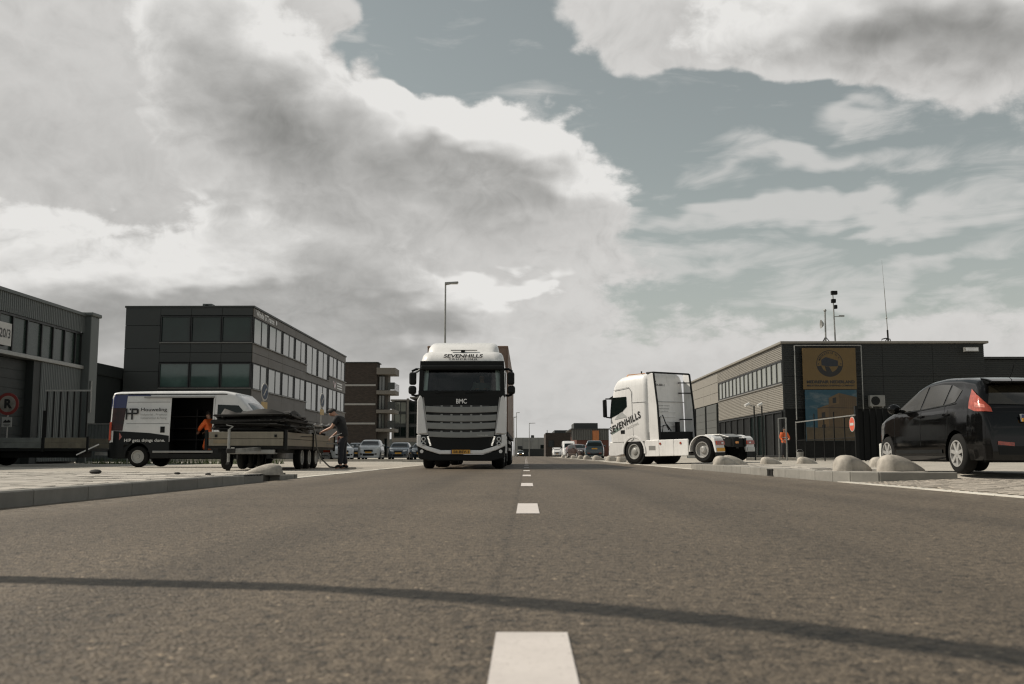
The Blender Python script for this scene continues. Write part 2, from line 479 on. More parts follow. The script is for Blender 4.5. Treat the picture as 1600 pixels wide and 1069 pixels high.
    def ribs(s, o, u, v, nrm, pitch, depth):
        """ribbed sheet: ribs repeat along u and run along v, standing out along nrm"""
        o, u, v, nrm = Vector(o), Vector(u), Vector(v), Vector(nrm)
        L = u.length
        un = u / L
        k = max(1, int(round(L / pitch)))
        pt = L / k
        ts = []
        for i in range(k):
            ts += [(i * pt, 0), ((i + .30) * pt, 0), ((i + .42) * pt, 1), ((i + .88) * pt, 1)]
        ts.append((L, 0))
        vs = []
        for t_, h in ts:
            p = o + un * t_ + nrm * (h * depth)
            vs += [p, p + v]
        return s.add(vs, [(2 * i, 2 * i + 2, 2 * i + 3, 2 * i + 1) for i in range(len(ts) - 1)])
    def ball(s, c, rx, ry, rz, nu=14, nv=8):
        vs = [(c[0], c[1], c[2] - rz)]
        for j in range(1, nv):
            a = -pi / 2 + pi * j / nv
            for i in range(nu):
                t_ = 2 * pi * i / nu
                vs.append((c[0] + rx * cos(a) * cos(t_), c[1] + ry * cos(a) * sin(t_), c[2] + rz * sin(a)))
        vs.append((c[0], c[1], c[2] + rz))
        fs = [(0, 1 + (i + 1) % nu, 1 + i) for i in range(nu)]
        for j in range(nv - 2):
            fs += [(1 + j * nu + i, 1 + j * nu + (i + 1) % nu, 1 + (j + 1) * nu + (i + 1) % nu, 1 + (j + 1) * nu + i) for i in range(nu)]
        e = len(vs) - 1
        fs += [(e, e - nu + i, e - nu + (i + 1) % nu) for i in range(nu)]
        return s.add(vs, fs)
    def mesh(s, name, m, smooth=0):
        me = bpy.data.meshes.new(name)
        me.from_pydata([tuple(p) for p in s.v], [], s.f)
        bm = bmesh.new()
        bm.from_mesh(me)
        bmesh.ops.recalc_face_normals(bm, faces=bm.faces)
        bm.to_mesh(me)
        bm.free()
        if smooth:
            me.polygons.foreach_set('use_smooth', [True] * len(me.polygons))
            me.set_sharp_from_angle(angle=rad(smooth))
        me.materials.append(m)
        return me
    def build(s, name, m, parent=None, smooth=0, bevel=0.0, label=None, subsurf=0):
        o = bpy.data.objects.new(name, s.mesh(name, m, smooth))
        return link(o, parent, bevel, label, subsurf)


def link(o, parent=None, bevel=0.0, label=None, subsurf=0):
    COL.objects.link(o)
    if parent is not None:
        o.parent = parent
        r = parent
        if 'world_coords' in ROOTS.get(r.name, ()):
            o.matrix_parent_inverse = Matrix.Translation(-r.location)
    if bevel:
        b = o.modifiers.new('bevel', 'BEVEL')
        b.width = bevel
        b.segments = 2
        b.limit_method = 'ANGLE'
    if subsurf:
        b = o.modifiers.new('subsurf', 'SUBSURF')
        b.levels = b.render_levels = subsurf
    if label:
        o['label'] = label
    return o


ROOTS = {}


def tag(o, label=None, cat=None, group=None, kind=None):
    for k, v_ in (('label', label), ('category', cat), ('group', group), ('kind', kind)):
        if v_:
            o[k] = v_
    return o


def thing(name, label, cat, loc=(0, 0, 0), rotz=0.0, group=None, wc=False, tilt=None):
    """Empty at the base of a thing; wc: its parts are written in world coordinates"""
    o = bpy.data.objects.new(name, None)
    COL.objects.link(o)
    o.empty_display_size = .2
    o.location = loc
    o.rotation_euler = (tilt or (0, 0))[0], (tilt or (0, 0))[1], rotz
    tag(o, label, cat, group)
    if wc:
        ROOTS[o.name] = ('world_coords',)
    return o


def copy_tree(o, parent=None):
    c = o.copy()
    COL.objects.link(c)
    c.parent = parent
    if parent is not None:
        c.matrix_parent_inverse = o.matrix_parent_inverse.copy()
    for ch in list(o.children):
        copy_tree(ch, c)
    return c


def struct(name, mb, m, smooth=0, bevel=0):
    o = mb.build(name, m, None, smooth, bevel)
    o['kind'] = 'structure'
    return o


def lettering(txt, origin, right, up, height, m, parent, width=None, bold=.0, align='CENTER', off=.004, shear=0.0, name='lettering', spacing=1.0):
    """flat printed letters: centre of baseline at origin"""
    cu = bpy.data.curves.new(name, 'FONT')
    cu.body = txt
    cu.size = 1.0
    cu.align_x = align
    cu.offset = bold
    cu.shear = shear
    cu.space_character = spacing
    cu.resolution_u = 3
    ob = bpy.data.objects.new('tmp_text', cu)
    me = bpy.data.meshes.new_from_object(ob)
    bpy.data.objects.remove(ob)
    xs = [v_.co.x for v_ in me.vertices]
    ys = [v_.co.y for v_ in me.vertices]
    R_, U_ = Vector(right).normalized(), Vector(up).normalized()
    N_ = R_.cross(U_).normalized()
    hh = max(ys) - min(ys)
    k = height / hh
    kx = k if not width else width / (max(xs) - min(xs))
    O = Vector(origin)
    for v_ in me.vertices:
        v_.co = O + R_ * (v_.co.x * kx) + U_ * ((v_.co.y - min(ys)) * k) + N_ * off
    me.materials.clear()
    me.materials.append(m)
    me.name = name
    return link(bpy.data.objects.new(name, me), parent)


def interp(pts, x):
    if x <= pts[0][0]:
        return pts[0][1]
    for (a, b), (c, d) in zip(pts, pts[1:]):
        if x <= c:
            return b + (d - b) * (x - a) / (c - a) if c > a else d
    return pts[-1][1]


def wheel(parent, c, r, w, side, style='alloy', m_rim=None):
    """side: -1 outer face towards -x, +1 towards +x; tyre with a rim sub-part"""
    t = MB().lathe([(r * .62, -w / 2), (r * .86, -w / 2), (r * .965, -w * .40), (r, -w * .25), (r, w * .25), (r * .965, w * .40), (r * .86, w / 2), (r * .62, w / 2), (r * .60, 0), (r * .60, -w * .3), (r * .02, -w * .3)], c, 'x', 28, side, False)
    ty = t.build('wheel', MA['rubber'], parent, 40)
    m = MB()
    h = w / 2
    if style == 'alloy':
        m.lathe([(r * .66, h * .55), (r * .66, h * 1.02), (r * .60, h * 1.02), (r * .57, h * .35), (r * .1, h * .25)], c, 'x', 28, side)
        for k in range(7):
            a = 2 * pi * k / 7 + .2
            d = Vector((0, cos(a), sin(a)))
            p = Vector(c) + Vector((side * h * .86, 0, 0))
            m.bar(p + d * r * .08, p + d * r * .62, r * .17, h * .22, up=(1, 0, 0))
        m.lathe([(r * .15, h * .3), (r * .15, h * .98), (r * .08, h * 1.04)], c, 'x', 14, side)
    elif style == 'truck':
        m.lathe([(r * .63, h * .7), (r * .63, h * 1.03), (r * .57, h * 1.03), (r * .52, h * .25), (r * .30, h * .30), (r * .27, h * .85), (r * .18, h * 1.0), (r * .02, h * 1.0)], c, 'x', 24, side)
        for k in range(10):
            a = 2 * pi * k / 10
            p = Vector(c) + Vector((side * h * .3, cos(a) * r * .40, sin(a) * r * .40))
            m.cyl(p, p + Vector((side * h * .3, 0, 0)), r * .035, n=6)
    else:
        m.lathe([(r * .63, h * .6), (r * .63, h * 1.02), (r * .56, h * 1.0), (r * .5, h * .45), (r * .2, h * .6), (r * .16, h * .85), (r * .02, h * .85)], c, 'x', 20, side)
    m.build('rim', m_rim or MA['chrome'], ty, 35)
    return ty


# ---- vehicle shells: a skin lofted along y from a roof line, a plan and a tumblehome; details are pressed onto it
class Shell:
    def __init__(s, L0, L1, top, plan, zb, belt, tumble=.26, zmax=1.45, arches=(), ra=.36, at=.66, r=.10, rows=9, extra=(), cut=None, smooth_n=2, crown=.03, zmid=.55, bulge=.05):
        ys = [L0 + (L1 - L0) * i / 70 for i in range(71)]
        for e in (L0, L1):
            d = 1 if e == L0 else -1
            ys += [e + d * k for k in (.01, .025, .045, .07)]
        for (ay) in arches:
            ys += [ay - ra, ay + ra, ay - ra * .97, ay + ra * .97]
        ys = sorted(set([round(y, 4) for y in ys + list(extra)]))
        T = [interp(top, y) for y in ys]
        P = [interp(plan, y) for y in ys]
        for _ in range(smooth_n):
            T = [T[0]] + [(T[i - 1] + 2 * T[i] + T[i + 1]) / 4 for i in range(1, len(T) - 1)] + [T[-1]]
            P = [P[0]] + [(P[i - 1] + 2 * P[i] + P[i + 1]) / 4 for i in range(1, len(P) - 1)] + [P[-1]]
        loops = []
        for y, t_, hw in zip(ys, T, P):
            b = interp(zb, y) if isinstance(zb, list) else zb
            for ay in arches:
                if abs(y - ay) < ra:
                    b = max(b, b + (at - b) * sqrt(max(0, 1 - ((y - ay) / ra) ** 2)))
            rr = min(r, max(.02, (t_ - b) * .4))
            def wd(z):
                bl = interp(belt, y) if isinstance(belt, list) else belt
                k = 1 - bulge * ((z - zmid) / .5) ** 2 if z < bl else 1 - bulge * ((bl - zmid) / .5) ** 2 - tumble * (z - bl) / (zmax - bl)
                return hw * k
            half = [(wd(b + (t_ - rr - b) * i / rows), b + (t_ - rr - b) * i / rows) for i in range(rows + 1)]
            w0 = half[-1][0]
            half += [(w0 - rr * 1.3 * (1 - cos(a)), t_ - rr + rr * sin(a) * (1 - crown * 2)) for a in (pi / 8, pi / 4, 3 * pi / 8, pi / 2)]
            w1 = half[-1][0]
            half += [(w1 * k, t_ - rr * crown * 2 * k * k) for k in (.75, .5, .25)]
            loops.append([(-x, y, z) for x, z in half] + [(0, y, t_)] + [(x, y, z) for x, z in reversed(half)])
        n = len(loops[0])
        s.v = [p for l in loops for p in l]
        s.f = []
        for j in range(len(loops) - 1):
            for i in range(n - 1):
                f = (j * n + i, j * n + i + 1, (j + 1) * n + i + 1, (j + 1) * n + i)
                if cut:
                    c = sum((Vector(s.v[k]) for k in f), Vector()) / 4
                    if cut(c):
                        continue
                s.f.append(f)
        m = (len(loops) - 1) * n
        s.f += [tuple(range(n - 1, -1, -1)), tuple(range(m, m + n))]
        s.bvh = BVHTree.FromPolygons([Vector(p) for p in s.v], s.f)
    def body(s, name, m, parent, ang=50, lower=None):
        mb = MB()
        mb.v, mb.f = list(s.v), list(s.f)
        o = mb.build(name, m, parent, ang)
        if lower:                       # second paint below a height
            o.data.materials.append(lower[1])
            for p in o.data.polygons:
                if p.center.z < lower[0]:
                    p.material_index = 1
        return o
    def press(s, view, rows, off=.006, sub=4, mb=None, d=None):
        """patch given as rows of 2D points (equal length) seen from a side: L R F B T or direction d with axes"""
        mb = mb or MB()
        rows = [[Vector(p) for p in r_] for r_ in rows]
        # refine
        def fine(a, n):
            out = []
            for p, q in zip(a, a[1:]):
                out += [p + (q - p) * (i / n) for i in range(n)]
            return out + [a[-1]]
        rr = [fine(r_, sub) for r_ in rows]
        g = []
        for a, b in zip(rr, rr[1:]):
            g += [[p + (q - p) * (i / sub) for p, q in zip(a, b)] for i in range(sub)]
        g.append(rr[-1])
        vs = []
        for row in g:
            for p in row:
                if view == 'L':
                    o, dr = Vector((-8, p[0], p[1])), Vector((1, 0, 0))
                elif view == 'R':
                    o, dr = Vector((8, p[0], p[1])), Vector((-1, 0, 0))
                elif view == 'F':
                    o, dr = Vector((p[0], 12, p[1])), Vector((0, -1, 0))
                elif view == 'B':
                    o, dr = Vector((p[0], -12, p[1])), Vector((0, 1, 0))
                elif view == 'T':
                    o, dr = Vector((p[0], p[1], 8)), Vector((0, 0, -1))
                else:  # corner: p = (offset along horizontal axis, z), d = horizontal direction of looking
                    dr = Vector(d[0])
                    ax = Vector((0, 0, 1)).cross(dr)
                    o = Vector(d[1]) + ax * p[0] + Vector((0, 0, p[1])) - dr * 6
                h = s.bvh.ray_cast(o, dr)
                if h[0] is None:
                    h = s.bvh.find_nearest(o + dr * (o.length if view != 'T' else 7))
                nn = h[1]
                if nn.dot(dr) > 0:
                    nn = -nn
                vs.append(h[0] + nn * off)
        w = len(g[0])
        return mb.add(vs, [(j * w + i, j * w + i + 1, (j + 1) * w + i + 1, (j + 1) * w + i) for j in range(len(g) - 1) for i in range(w - 1)])


def rrect(x0, x1, y0, y1, z, r, n=4):
    """rounded rectangle loop in plan"""
    out = []
    for cx, cy, a0 in ((x1 - r, y1 - r, 0), (x0 + r, y1 - r, 90), (x0 + r, y0 + r, 180), (x1 - r, y0 + r, 270)):
        for i in range(n + 1):
            a = rad(a0 + 90 * i / n)
            out.append((cx + r * cos(a), cy + r * sin(a), z))
    return out

# ------------------------------------------------------------------ the setting: ground, road, kerbs, paving
struct('ground', MB().add([(-1200, -300, -.06), (1200, -300, -.06), (1200, 2500, -.06), (-1200, 2500, -.06)], [(0, 1, 2, 3)]), MA['ground'])
ROAD_L, ROAD_R = -3.94, 4.62
mb = MB()
ys = [-12, -2, 0, 2, 4, 8, 14, 22, 40, 80, 160, 320, 700]
xs = [ROAD_L, -2, 0, 2, ROAD_R]
mb.add([(x, y, 0) for y in ys for x in xs], [(j * 5 + i, j * 5 + i + 1, (j + 1) * 5 + i + 1, (j + 1) * 5 + i) for j in range(len(ys) - 1) for i in range(4)])
road = struct('road', mb, MA['asphalt'])
dash = MB().add([(-.08, 0, .004), (.08, 0, .004), (.08, 1.42, .004), (-.08, 1.42, .004)], [(0, 1, 2, 3)]).mesh('lane_dash', MA['paint'])
for k in range(30):
    o = bpy.data.objects.new('lane_dash', dash)
    link(o, road)
    o.location = (.012, .88 + 6.0 * k, 0)

# left yard (level with the road) and the raised pavement in front of it
struct('yard_paving', MB().add([(-90, 17.1, -.008), (ROAD_L - .16, 17.1, -.008), (ROAD_L - .16, 190, -.008), (-90, 190, -.008)], [(0, 1, 2, 3)]), MA['lot'])
pave = struct('pavement', MB().box(-40, ROAD_L - .17, -6, 17.1, -.05, .098), MA['joint'])


def kerb_height(y):
    return .128 if y < 13 else .128 - .06 * (y - 13) / 4.1


kerb_line = thing('kerb_line', None, None, (ROAD_L, 0, 0), wc=True)
kerb_line['kind'] = 'structure'
y = -3.0
while y < 17.0:
    y1 = min(y + 1.0, 17.1)
    gap = .006
    if 14.2 < y < 15.1:      # the stone with the gully opening
        y += 1.0
        continue
    h0, h1 = kerb_height(y), kerb_height(y1)
    x0, x1 = ROAD_L - .16, ROAD_L
    b = MB()
    b.add([(x0, y + gap, -.05), (x1, y + gap, -.05), (x1, y + gap, h0 - .012), (x1 - .015, y + gap, h0), (x0, y + gap, h0),
           (x0, y1 - gap, -.05), (x1, y1 - gap, -.05), (x1, y1 - gap, h1 - .012), (x1 - .015, y1 - gap, h1), (x0, y1 - gap, h1)],
          [(0, 1, 2, 3, 4), (9, 8, 7, 6, 5), (0, 5, 6, 1), (1, 6, 7, 2), (2, 7, 8, 3), (3, 8, 9, 4), (4, 9, 5, 0)])
    b.build('kerb_stone', MA['kerb'], kerb_line)
    y = y1
g = MB().box(ROAD_L - .16, ROAD_L - .05, 15.02 - 1.01, 15.98 - .99, -.05, .10)
g.build('gully_back', MA['blk'], kerb_line)
g = MB()
for k in range(6):
    g.box(ROAD_L - .05, ROAD_L - .002, 14.03 + .16 * k, 14.07 + .16 * k, -.02, .112)
g.box(ROAD_L - .16, ROAD_L - .002, 14.01, 14.99, .101, .118)
g.build('gully_grate', MA['rust'], kerb_line)
# kerb stones along the back end of the pavement
x = ROAD_L
for k in range(14):
    MB().box(x - 1.0 + .006, x - .006, 17.11, 17.27, -.05, .072).build('kerb_stone', MA['kerb'], kerb_line)
    x -= 1.0

# paving slabs of the left pavement that can be told apart (0.6 x 0.3), laid in running bond, a little uneven
slab_me = [MB().box(0, .592, 0, .292, 0, .05).mesh('paving_slab', MA['slab']) for _ in range(1)]
cnt = 0
far_slabs = MB()
row = 0
yy = 5.2
while yy < 17.0:
    xx = ROAD_L - .18 - .3 * (row % 2)
    while xx > -16:
        vis = -xx < .545 * (yy + .35) + .75
        top = .100 + random.uniform(-.004, .005)
        if vis and cnt < 298 and xx > -9.4:
            o = bpy.data.objects.new('paving_slab', slab_me[0])
            link(o, pave)
            o.location = (xx - .596, yy, top - .05 + .012)
            o.rotation_euler = (random.uniform(-.006, .006), random.uniform(-.005, .005), random.uniform(-.004, .004))
            cnt += 1
        elif not vis or xx <= -9.4 or cnt >= 298:
            far_slabs.box(xx - .596, xx - .004, yy, yy + .292, .06, top + .012)
        xx -= .6
    yy += .3
    row += 1
o = far_slabs.build('paving_slab_field', MA['slab'], pave)
o['kind'] = 'stuff'

# flush edge blocks that carry on along both sides of the road
edge = thing('road_edge_band', None, None, (0, 0, 0), wc=True)
edge['kind'] = 'structure'
y = 17.3
while y < 60:
    MB().box(ROAD_L - .15, ROAD_L - .004, y + .008, y + .992, -.05, .006 + random.uniform(0, .004)).build('edge_block', MA['edge'], edge)
    y += 1.0
y = 4.0
while y < 60:
    if not (14.4 < y < 28.0):
        MB().box(ROAD_R + .004, ROAD_R + .17, y + .008, y + .992, -.05, .006 + random.uniform(0, .004)).build('edge_block', MA['edge'], edge)
    y += 1.0


# right-hand ground: rises gently from the road
def right_z(X, Y):
    k = min(1, max(0, (Y - 24) / 12))
    a, w = .122 + (.095 - .122) * k, 1.5 + 2.8 * k
    if Y < 15.3:                      # the entrance in front of the island lies lower
        a = .055 + (.122 - .055) * min(1, max(0, (Y - 14.5) / .8))
    t_ = min(1, max(0, (X - ROAD_R - .17) / w))
    return a * t_


gx = [ROAD_R + .17, 5.0, 5.4, 5.8, 6.2, 6.6, 7.2, 8, 9, 10, 14, 24, 60, 120]
gy = [-10, 4, 9, 12, 14, 14.5, 14.7, 14.9, 15.1, 15.3, 16, 20, 24, 27, 30, 33, 36, 44, 60, 110, 190]
mb = MB()
mb.add([(a, b, right_z(a, b) - .006) for b in gy for a in gx], [(j * len(gx) + i, j * len(gx) + i + 1, (j + 1) * len(gx) + i + 1, (j + 1) * len(gx) + i) for j in range(len(gy) - 1) for i in range(len(gx) - 1)])
struct('forecourt', mb, MA['lot'], 30)
# brick pavers of the near entrance that show one by one (200 x 100 mm bricks in a running bond, laid lengthways)
apron = thing('entrance_apron', None, None, (0, 0, 0), wc=True)
apron['kind'] = 'structure'
pav_me = MB().box(0, .213, 0, .103, 0, .05).mesh('brick_paver', MA['paver'])
cnt = 0
rest = MB()
r_ = 0
yy = 9.0
while yy < 14.45:
    xx = ROAD_R + .18 + (.11 if r_ % 2 else 0)
    while xx < 9.5:
        vis = xx < .535 * (yy + .15)
        z = right_z(xx + .11, yy)
        tl = math.atan((right_z(xx + .3, yy) - right_z(xx, yy)) / .3)
        if vis and cnt < 298 and yy > 9.3:
            o = bpy.data.objects.new('brick_paver', pav_me)
            link(o, apron)
            o.location = (xx, yy, right_z(xx, yy) - .04 + random.uniform(-.002, .004))
            o.rotation_euler = (0, -tl, random.uniform(-.01, .01))
            cnt += 1
        elif xx < .6 * (yy + .5):
            rest.box(xx, xx + .213, yy, yy + .103, z - .05, z + .008)
        xx += .22
    yy += .11
    r_ += 1
o = rest.build('brick_paver_field', MA['paver'], apron)
o['kind'] = 'stuff'

# the raised island between the road and the forecourt
ISL = [(4.66, 15.35), (4.80, 14.95), (5.15, 14.72), (6.25, 14.62), (6.25, 27.6), (5.6, 28.4), (4.66, 28.4)]
IZ = .150
island = struct('traffic_island', MB().prism([(4.72, 15.4), (4.86, 15.05), (5.2, 14.85), (6.15, 14.78), (6.15, 28.2), (4.72, 28.2)], 'z', -.03, IZ - .02), MA['joint'])


def kerb_run(pts, h0, inward=.14, close=False):
    for (a, b) in zip(pts, pts[1:]):
        a, b = Vector((*a, 0)), Vector((*b, 0))
        d = b - a
        n = max(1, int(round(d.length / .95)))
        nn = Vector((-d.y, d.x, 0)).normalized() * inward
        for i in range(n):
            p = a + d * (i / n) + d.normalized() * .005
            q = a + d * ((i + 1) / n) - d.normalized() * .005
            zz = h0 + random.uniform(-.003, .003)
            if abs(p.x - 4.66) < .05 and 19.0 < p.y < 19.95 or abs(p.x - 4.66) < .05 and 18.8 < q.y < 19.2:
                pass
            MB().add([(p.x, p.y, -.05), (q.x, q.y, -.05), (q.x + nn.x, q.y + nn.y, -.05), (p.x + nn.x, p.y + nn.y, -.05),
                      (p.x, p.y, zz), (q.x, q.y, zz), (q.x + nn.x, q.y + nn.y, zz + .004), (p.x + nn.x, p.y + nn.y, zz + .004)],
                     [(0, 3, 2, 1), (4, 5, 6, 7), (0, 1, 5, 4), (1, 2, 6, 5), (2, 3, 7, 6), (3, 0, 4, 7)]).build('kerb_stone', MA['kerb'], island, bevel=.012)


kerb_run([ISL[4], ISL[5], ISL[6], ISL[0], ISL[1], ISL[2], ISL[3]], IZ)
g = MB()
for k in range(4):
    g.box(4.640, 4.657, 19.02 + .11 * k, 19.07 + .11 * k, .02, .12)
g.box(4.640, 4.657, 18.98, 19.44, .12, .135).box(4.640, 4.657, 18.98, 19.44, .005, .02)
g.build('gully_grate', MA['rust'], island)
isl_me = MB().box(0, .39, 0, .39, 0, .04).mesh('island_slab', MA['slab'])
for i in range(3):
    for j in range(33):
        o = bpy.data.objects.new('paving_slab', isl_me)
        link(o, island)
        o.location = (4.86 + .4 * i, 15.1 + .4 * j, IZ - .042 + random.uniform(-.004, .006))
        o.rotation_euler = (random.uniform(-.01, .01), random.uniform(-.01, .01), 0)
MB().box(5.0, 5.62, 17.3, 17.62, IZ - .01, IZ + .012).build('gully_cover', MA['rust'], island)
MB().box(5.3, 5.9, 16.3, 16.6, IZ - .01, IZ + .010).build('gully_cover', MA['rust'], island)
# kerb strip at the back of the left yard and the right-hand footway at the building
struct('rear_kerb', MB().box(-40, -7.4, 62, 62.3, -.05, .13).box(-7.2, -4.1, 58, 58.3, -.05, .11), MA['concrete'])
struct('building_footway', MB().box(12.6, 30, 57.6, 61.95, .0, .24), MA['concrete'])

# ------------------------------------------------------------------ buildings
def pane_row(root, plane, fixed, spans, z0, z1, m, frame_m=None, depth=.10, mull=.07):
    """panes in a wall plane: plane 'x' (wall faces +/-x at x=fixed, spans along y) or 'y'; each pane an own part with a frame sub-part"""
    for (a, b) in spans:
        p, f = MB(), MB()
        if plane == 'y':
            p.box(a + mull, b - mull, fixed - .015, fixed + .01, z0 + mull, z1 - mull)
            for q in ((a, a + mull, z0, z1), (b - mull, b, z0, z1), (a + mull, b - mull, z0, z0 + mull), (a + mull, b - mull, z1 - mull, z1)):
                f.box(q[0], q[1], fixed - depth, fixed + .012, q[2], q[3])
        else:
            s_ = 1 if fixed > 0 else -1      # outward is towards the road
            o_ = -s_
            lo, hi = sorted((fixed + o_ * .015, fixed - o_ * .01))
            p.box(lo, hi, a + mull, b - mull, z0 + mull, z1 - mull)
            lo, hi = sorted((fixed + o_ * depth, fixed - o_ * .012))
            for q in ((a, a + mull, z0, z1), (b - mull, b, z0, z1), (a + mull, b - mull, z0, z0 + mull), (a + mull, b - mull, z1 - mull, z1)):
                f.box(lo, hi, q[0], q[1], q[2], q[3])
        w = p.build('window', m, root)
        f.build('window_frame', frame_m or MA['frame'], w)


def panels(root, plane, fixed, us, zs, m, proud=.05, gap=.012, skip=None, name='cladding_panel'):
    """cassette panels on a wall"""
    for a, b in zip(us, us[1:]):
        for z0, z1 in zip(zs, zs[1:]):
            if skip and skip((a + b) / 2, (z0 + z1) / 2):
                continue
            q = MB()
            if plane == 'y':
                q.box(a + gap, b - gap, fixed - proud, fixed, z0 + gap, z1 - gap)
            elif fixed < 0:
                q.box(fixed, fixed + proud, a + gap, b - gap, z0 + gap, z1 - gap)
            else:
                q.box(fixed - proud, fixed, a + gap, b - gap, z0 + gap, z1 - gap)
            q.build(name, m, root, bevel=.008)


# --- three-storey office with dark cladding (left)
B = thing('office_building', 'three-storey dark grey office block with long window bands behind the white van', 'building', (-18.83, 68, 0), wc=True)
MB().box(-27.70, -18.90, 68.06, 103.5, 0, 10.55).build('wall', MA['plinth'], B)
# front: left column of panels, head and spandrel bands
panels(B, 'y', 68.06, [-27.75, -25.30], [0, 1.6, 3.2, 4.6, 6.1, 7.7, 9.3, 10.55], MA['clad'])
panels(B, 'y', 68.06, [-25.30, -23.16, -21.02, -18.90], [10.0, 10.55], MA['clad'])
panels(B, 'y', 68.06, [-25.30, -23.16, -21.02, -18.90], [6.76, 7.42, 8.07], MA['clad'])
panels(B, 'y', 68.06, [-25.30, -23.16, -21.02, -18.90], [0, 1.3, 2.7, 3.8, 4.93], MA['clad'])
sp = [(-25.25, -23.18), (-23.14, -21.05), (-21.01, -18.93)]
pane_row(B, 'y', 68.05, sp, 8.12, 9.96, mat('green_black_glass', (.016, .030, .026), .04, var=.3, scale=.5, spec=.4), depth=.12)
pane_row(B, 'y', 68.05, sp, 4.98, 6.71, MA['teal'], depth=.12)
MB().box(-25.3, -18.9, 67.93, 68.06, 8.07, 8.12).box(-25.3, -18.9, 67.93, 68.06, 4.93, 4.98).build('window_sill', MA['sill'], B)
# road side
mid = [68.06, 72.3, 76.5, 80.7, 84.9, 89.5, 94.7, 99.1, 103.5]
FX = -18.90
panels(B, 'x', FX, mid, [9.92, 10.55], MA['clad_lit'])
panels(B, 'x', FX, mid[:5], [6.75, 7.42, 8.07], MA['clad_lit'])
panels(B, 'x', FX, mid[4:7], [6.75, 7.40], MA['clad_lit'])
panels(B, 'x', FX, mid[6:], [6.75, 7.9], MA['clad_lit'])
panels(B, 'x', FX, mid[:5], [0, 1.6, 3.3, 4.9], MA['clad_lit'])
panels(B, 'x', FX, mid[4:7], [0, 1.6, 3.3, 4.25], MA['clad_lit'])
panels(B, 'x', FX, mid[6:], [0, 1.6, 3.3, 4.75], MA['clad_lit'])


def pairs(y0, y1, n):
    p = (y1 - y0) / n
    out = []
    for i in range(n):
        a = y0 + i * p
        out += [(a + .10, a + p * .47), (a + p * .50, a + p * .87)]
    return out


pane_row(B, 'x', FX, pairs(68.3, 85.0, 4), 8.12, 9.88, MA['skyglass'], mull=.05, depth=.03)
pane_row(B, 'x', FX, pairs(85.0, 94.6, 2), 7.44, 9.88, MA['skyglass'], mull=.05, depth=.03)
pane_row(B, 'x', FX, pairs(94.9, 103.4, 2), 7.95, 9.88, MA['skyglass'], mull=.05, depth=.03)
pane_row(B, 'x', FX, pairs(68.3, 85.0, 4), 4.95, 6.70, MA['skyglass'], mull=.05, depth=.03)
pane_row(B, 'x', FX, pairs(85.0, 94.6, 2), 4.30, 6.70, MA['skyglass'], mull=.05, depth=.03)
pane_row(B, 'x', FX, pairs(94.9, 103.4, 2), 4.80, 6.70, MA['skyglass'], mull=.05, depth=.03)
for z, a, b in ((8.09, 68.1, 84.9), (7.42, 84.95, 94.7), (7.92, 94.75, 103.5), (4.92, 68.1, 84.9), (4.27, 84.95, 94.7), (4.77, 94.75, 103.5)):
    MB().box(-18.90, -18.72, a, b, z - .05, z).build('window_sill', MA['sill'], B)
MB().box(-27.80, -18.78, 67.96, 103.6, 10.55, 10.68).build('roof_edge', MA['clad'], B)
lettering("Winde G'Trance", (-18.845, 71.2, 10.05), (0, 1, 0), (0, 0, 1), .46, MA['textw'], B, width=5.0, off=.006, bold=.03)
MB().lathe([(.18, 0), (.18, .02)], (-18.845, 74.3, 10.28), 'x', 10).build('emblem', MA['textw'], B)
mk = MB()
mk.bar((-18.84, 97.0, 7.6), (-18.84, 97.7, 6.9), .18, .03, up=(1, 0, 0)).bar((-18.84, 97.7, 6.9), (-18.84, 98.3, 7.6), .18, .03, up=(1, 0, 0))
mk.build('emblem', MA['red'], B)
for z in (7.45, 7.2, 6.95):
    MB().box(-18.85, -18.835, 98.9, 101.6, z, z + .13).build('lettering', MA['textw'], B)
rb = MB().box(-22.9, -22.25, 69.5, 70.2, 10.60, 11.05).build('roof_unit', MA['hall'], B)
MB().lathe([(.15, 0), (.15, .03)], (-22.6, 69.5, 10.85), 'y', 12, -1).build('vent_fan', MA['blk'], rb)

# --- low dark hall between
B = thing('low_hall', 'low dark green-grey hall squeezed between the corrugated hall and the office block', 'building', (-30, 62, 0), wc=True)
MB().box(-36, -27.95, 60, 74, 0, 5.6).build('wall', MA['halld'], B)
for a in range(8):
    q = MB()
    q.ribs((-36 + a, 60, 0), (1.0, 0, 0), (0, 0, 5.5), (0, -1, 0), .25, .04)
    q.build('cladding_panel', MA['clad'], B)
MB().box(-36.1, -27.8, 59.85, 74.1, 5.6, 6.35).build('cornice', MA['halld'], B, bevel=.02)
MB().box(-28.8, -28.0, 60.5, 61.5, 6.35, 6.55).build('roof_unit', MA['blk'], B)
pane_row(B, 'y', 59.95, [(-28.9, -28.2)], 3.4, 5.2, MA['glass'])

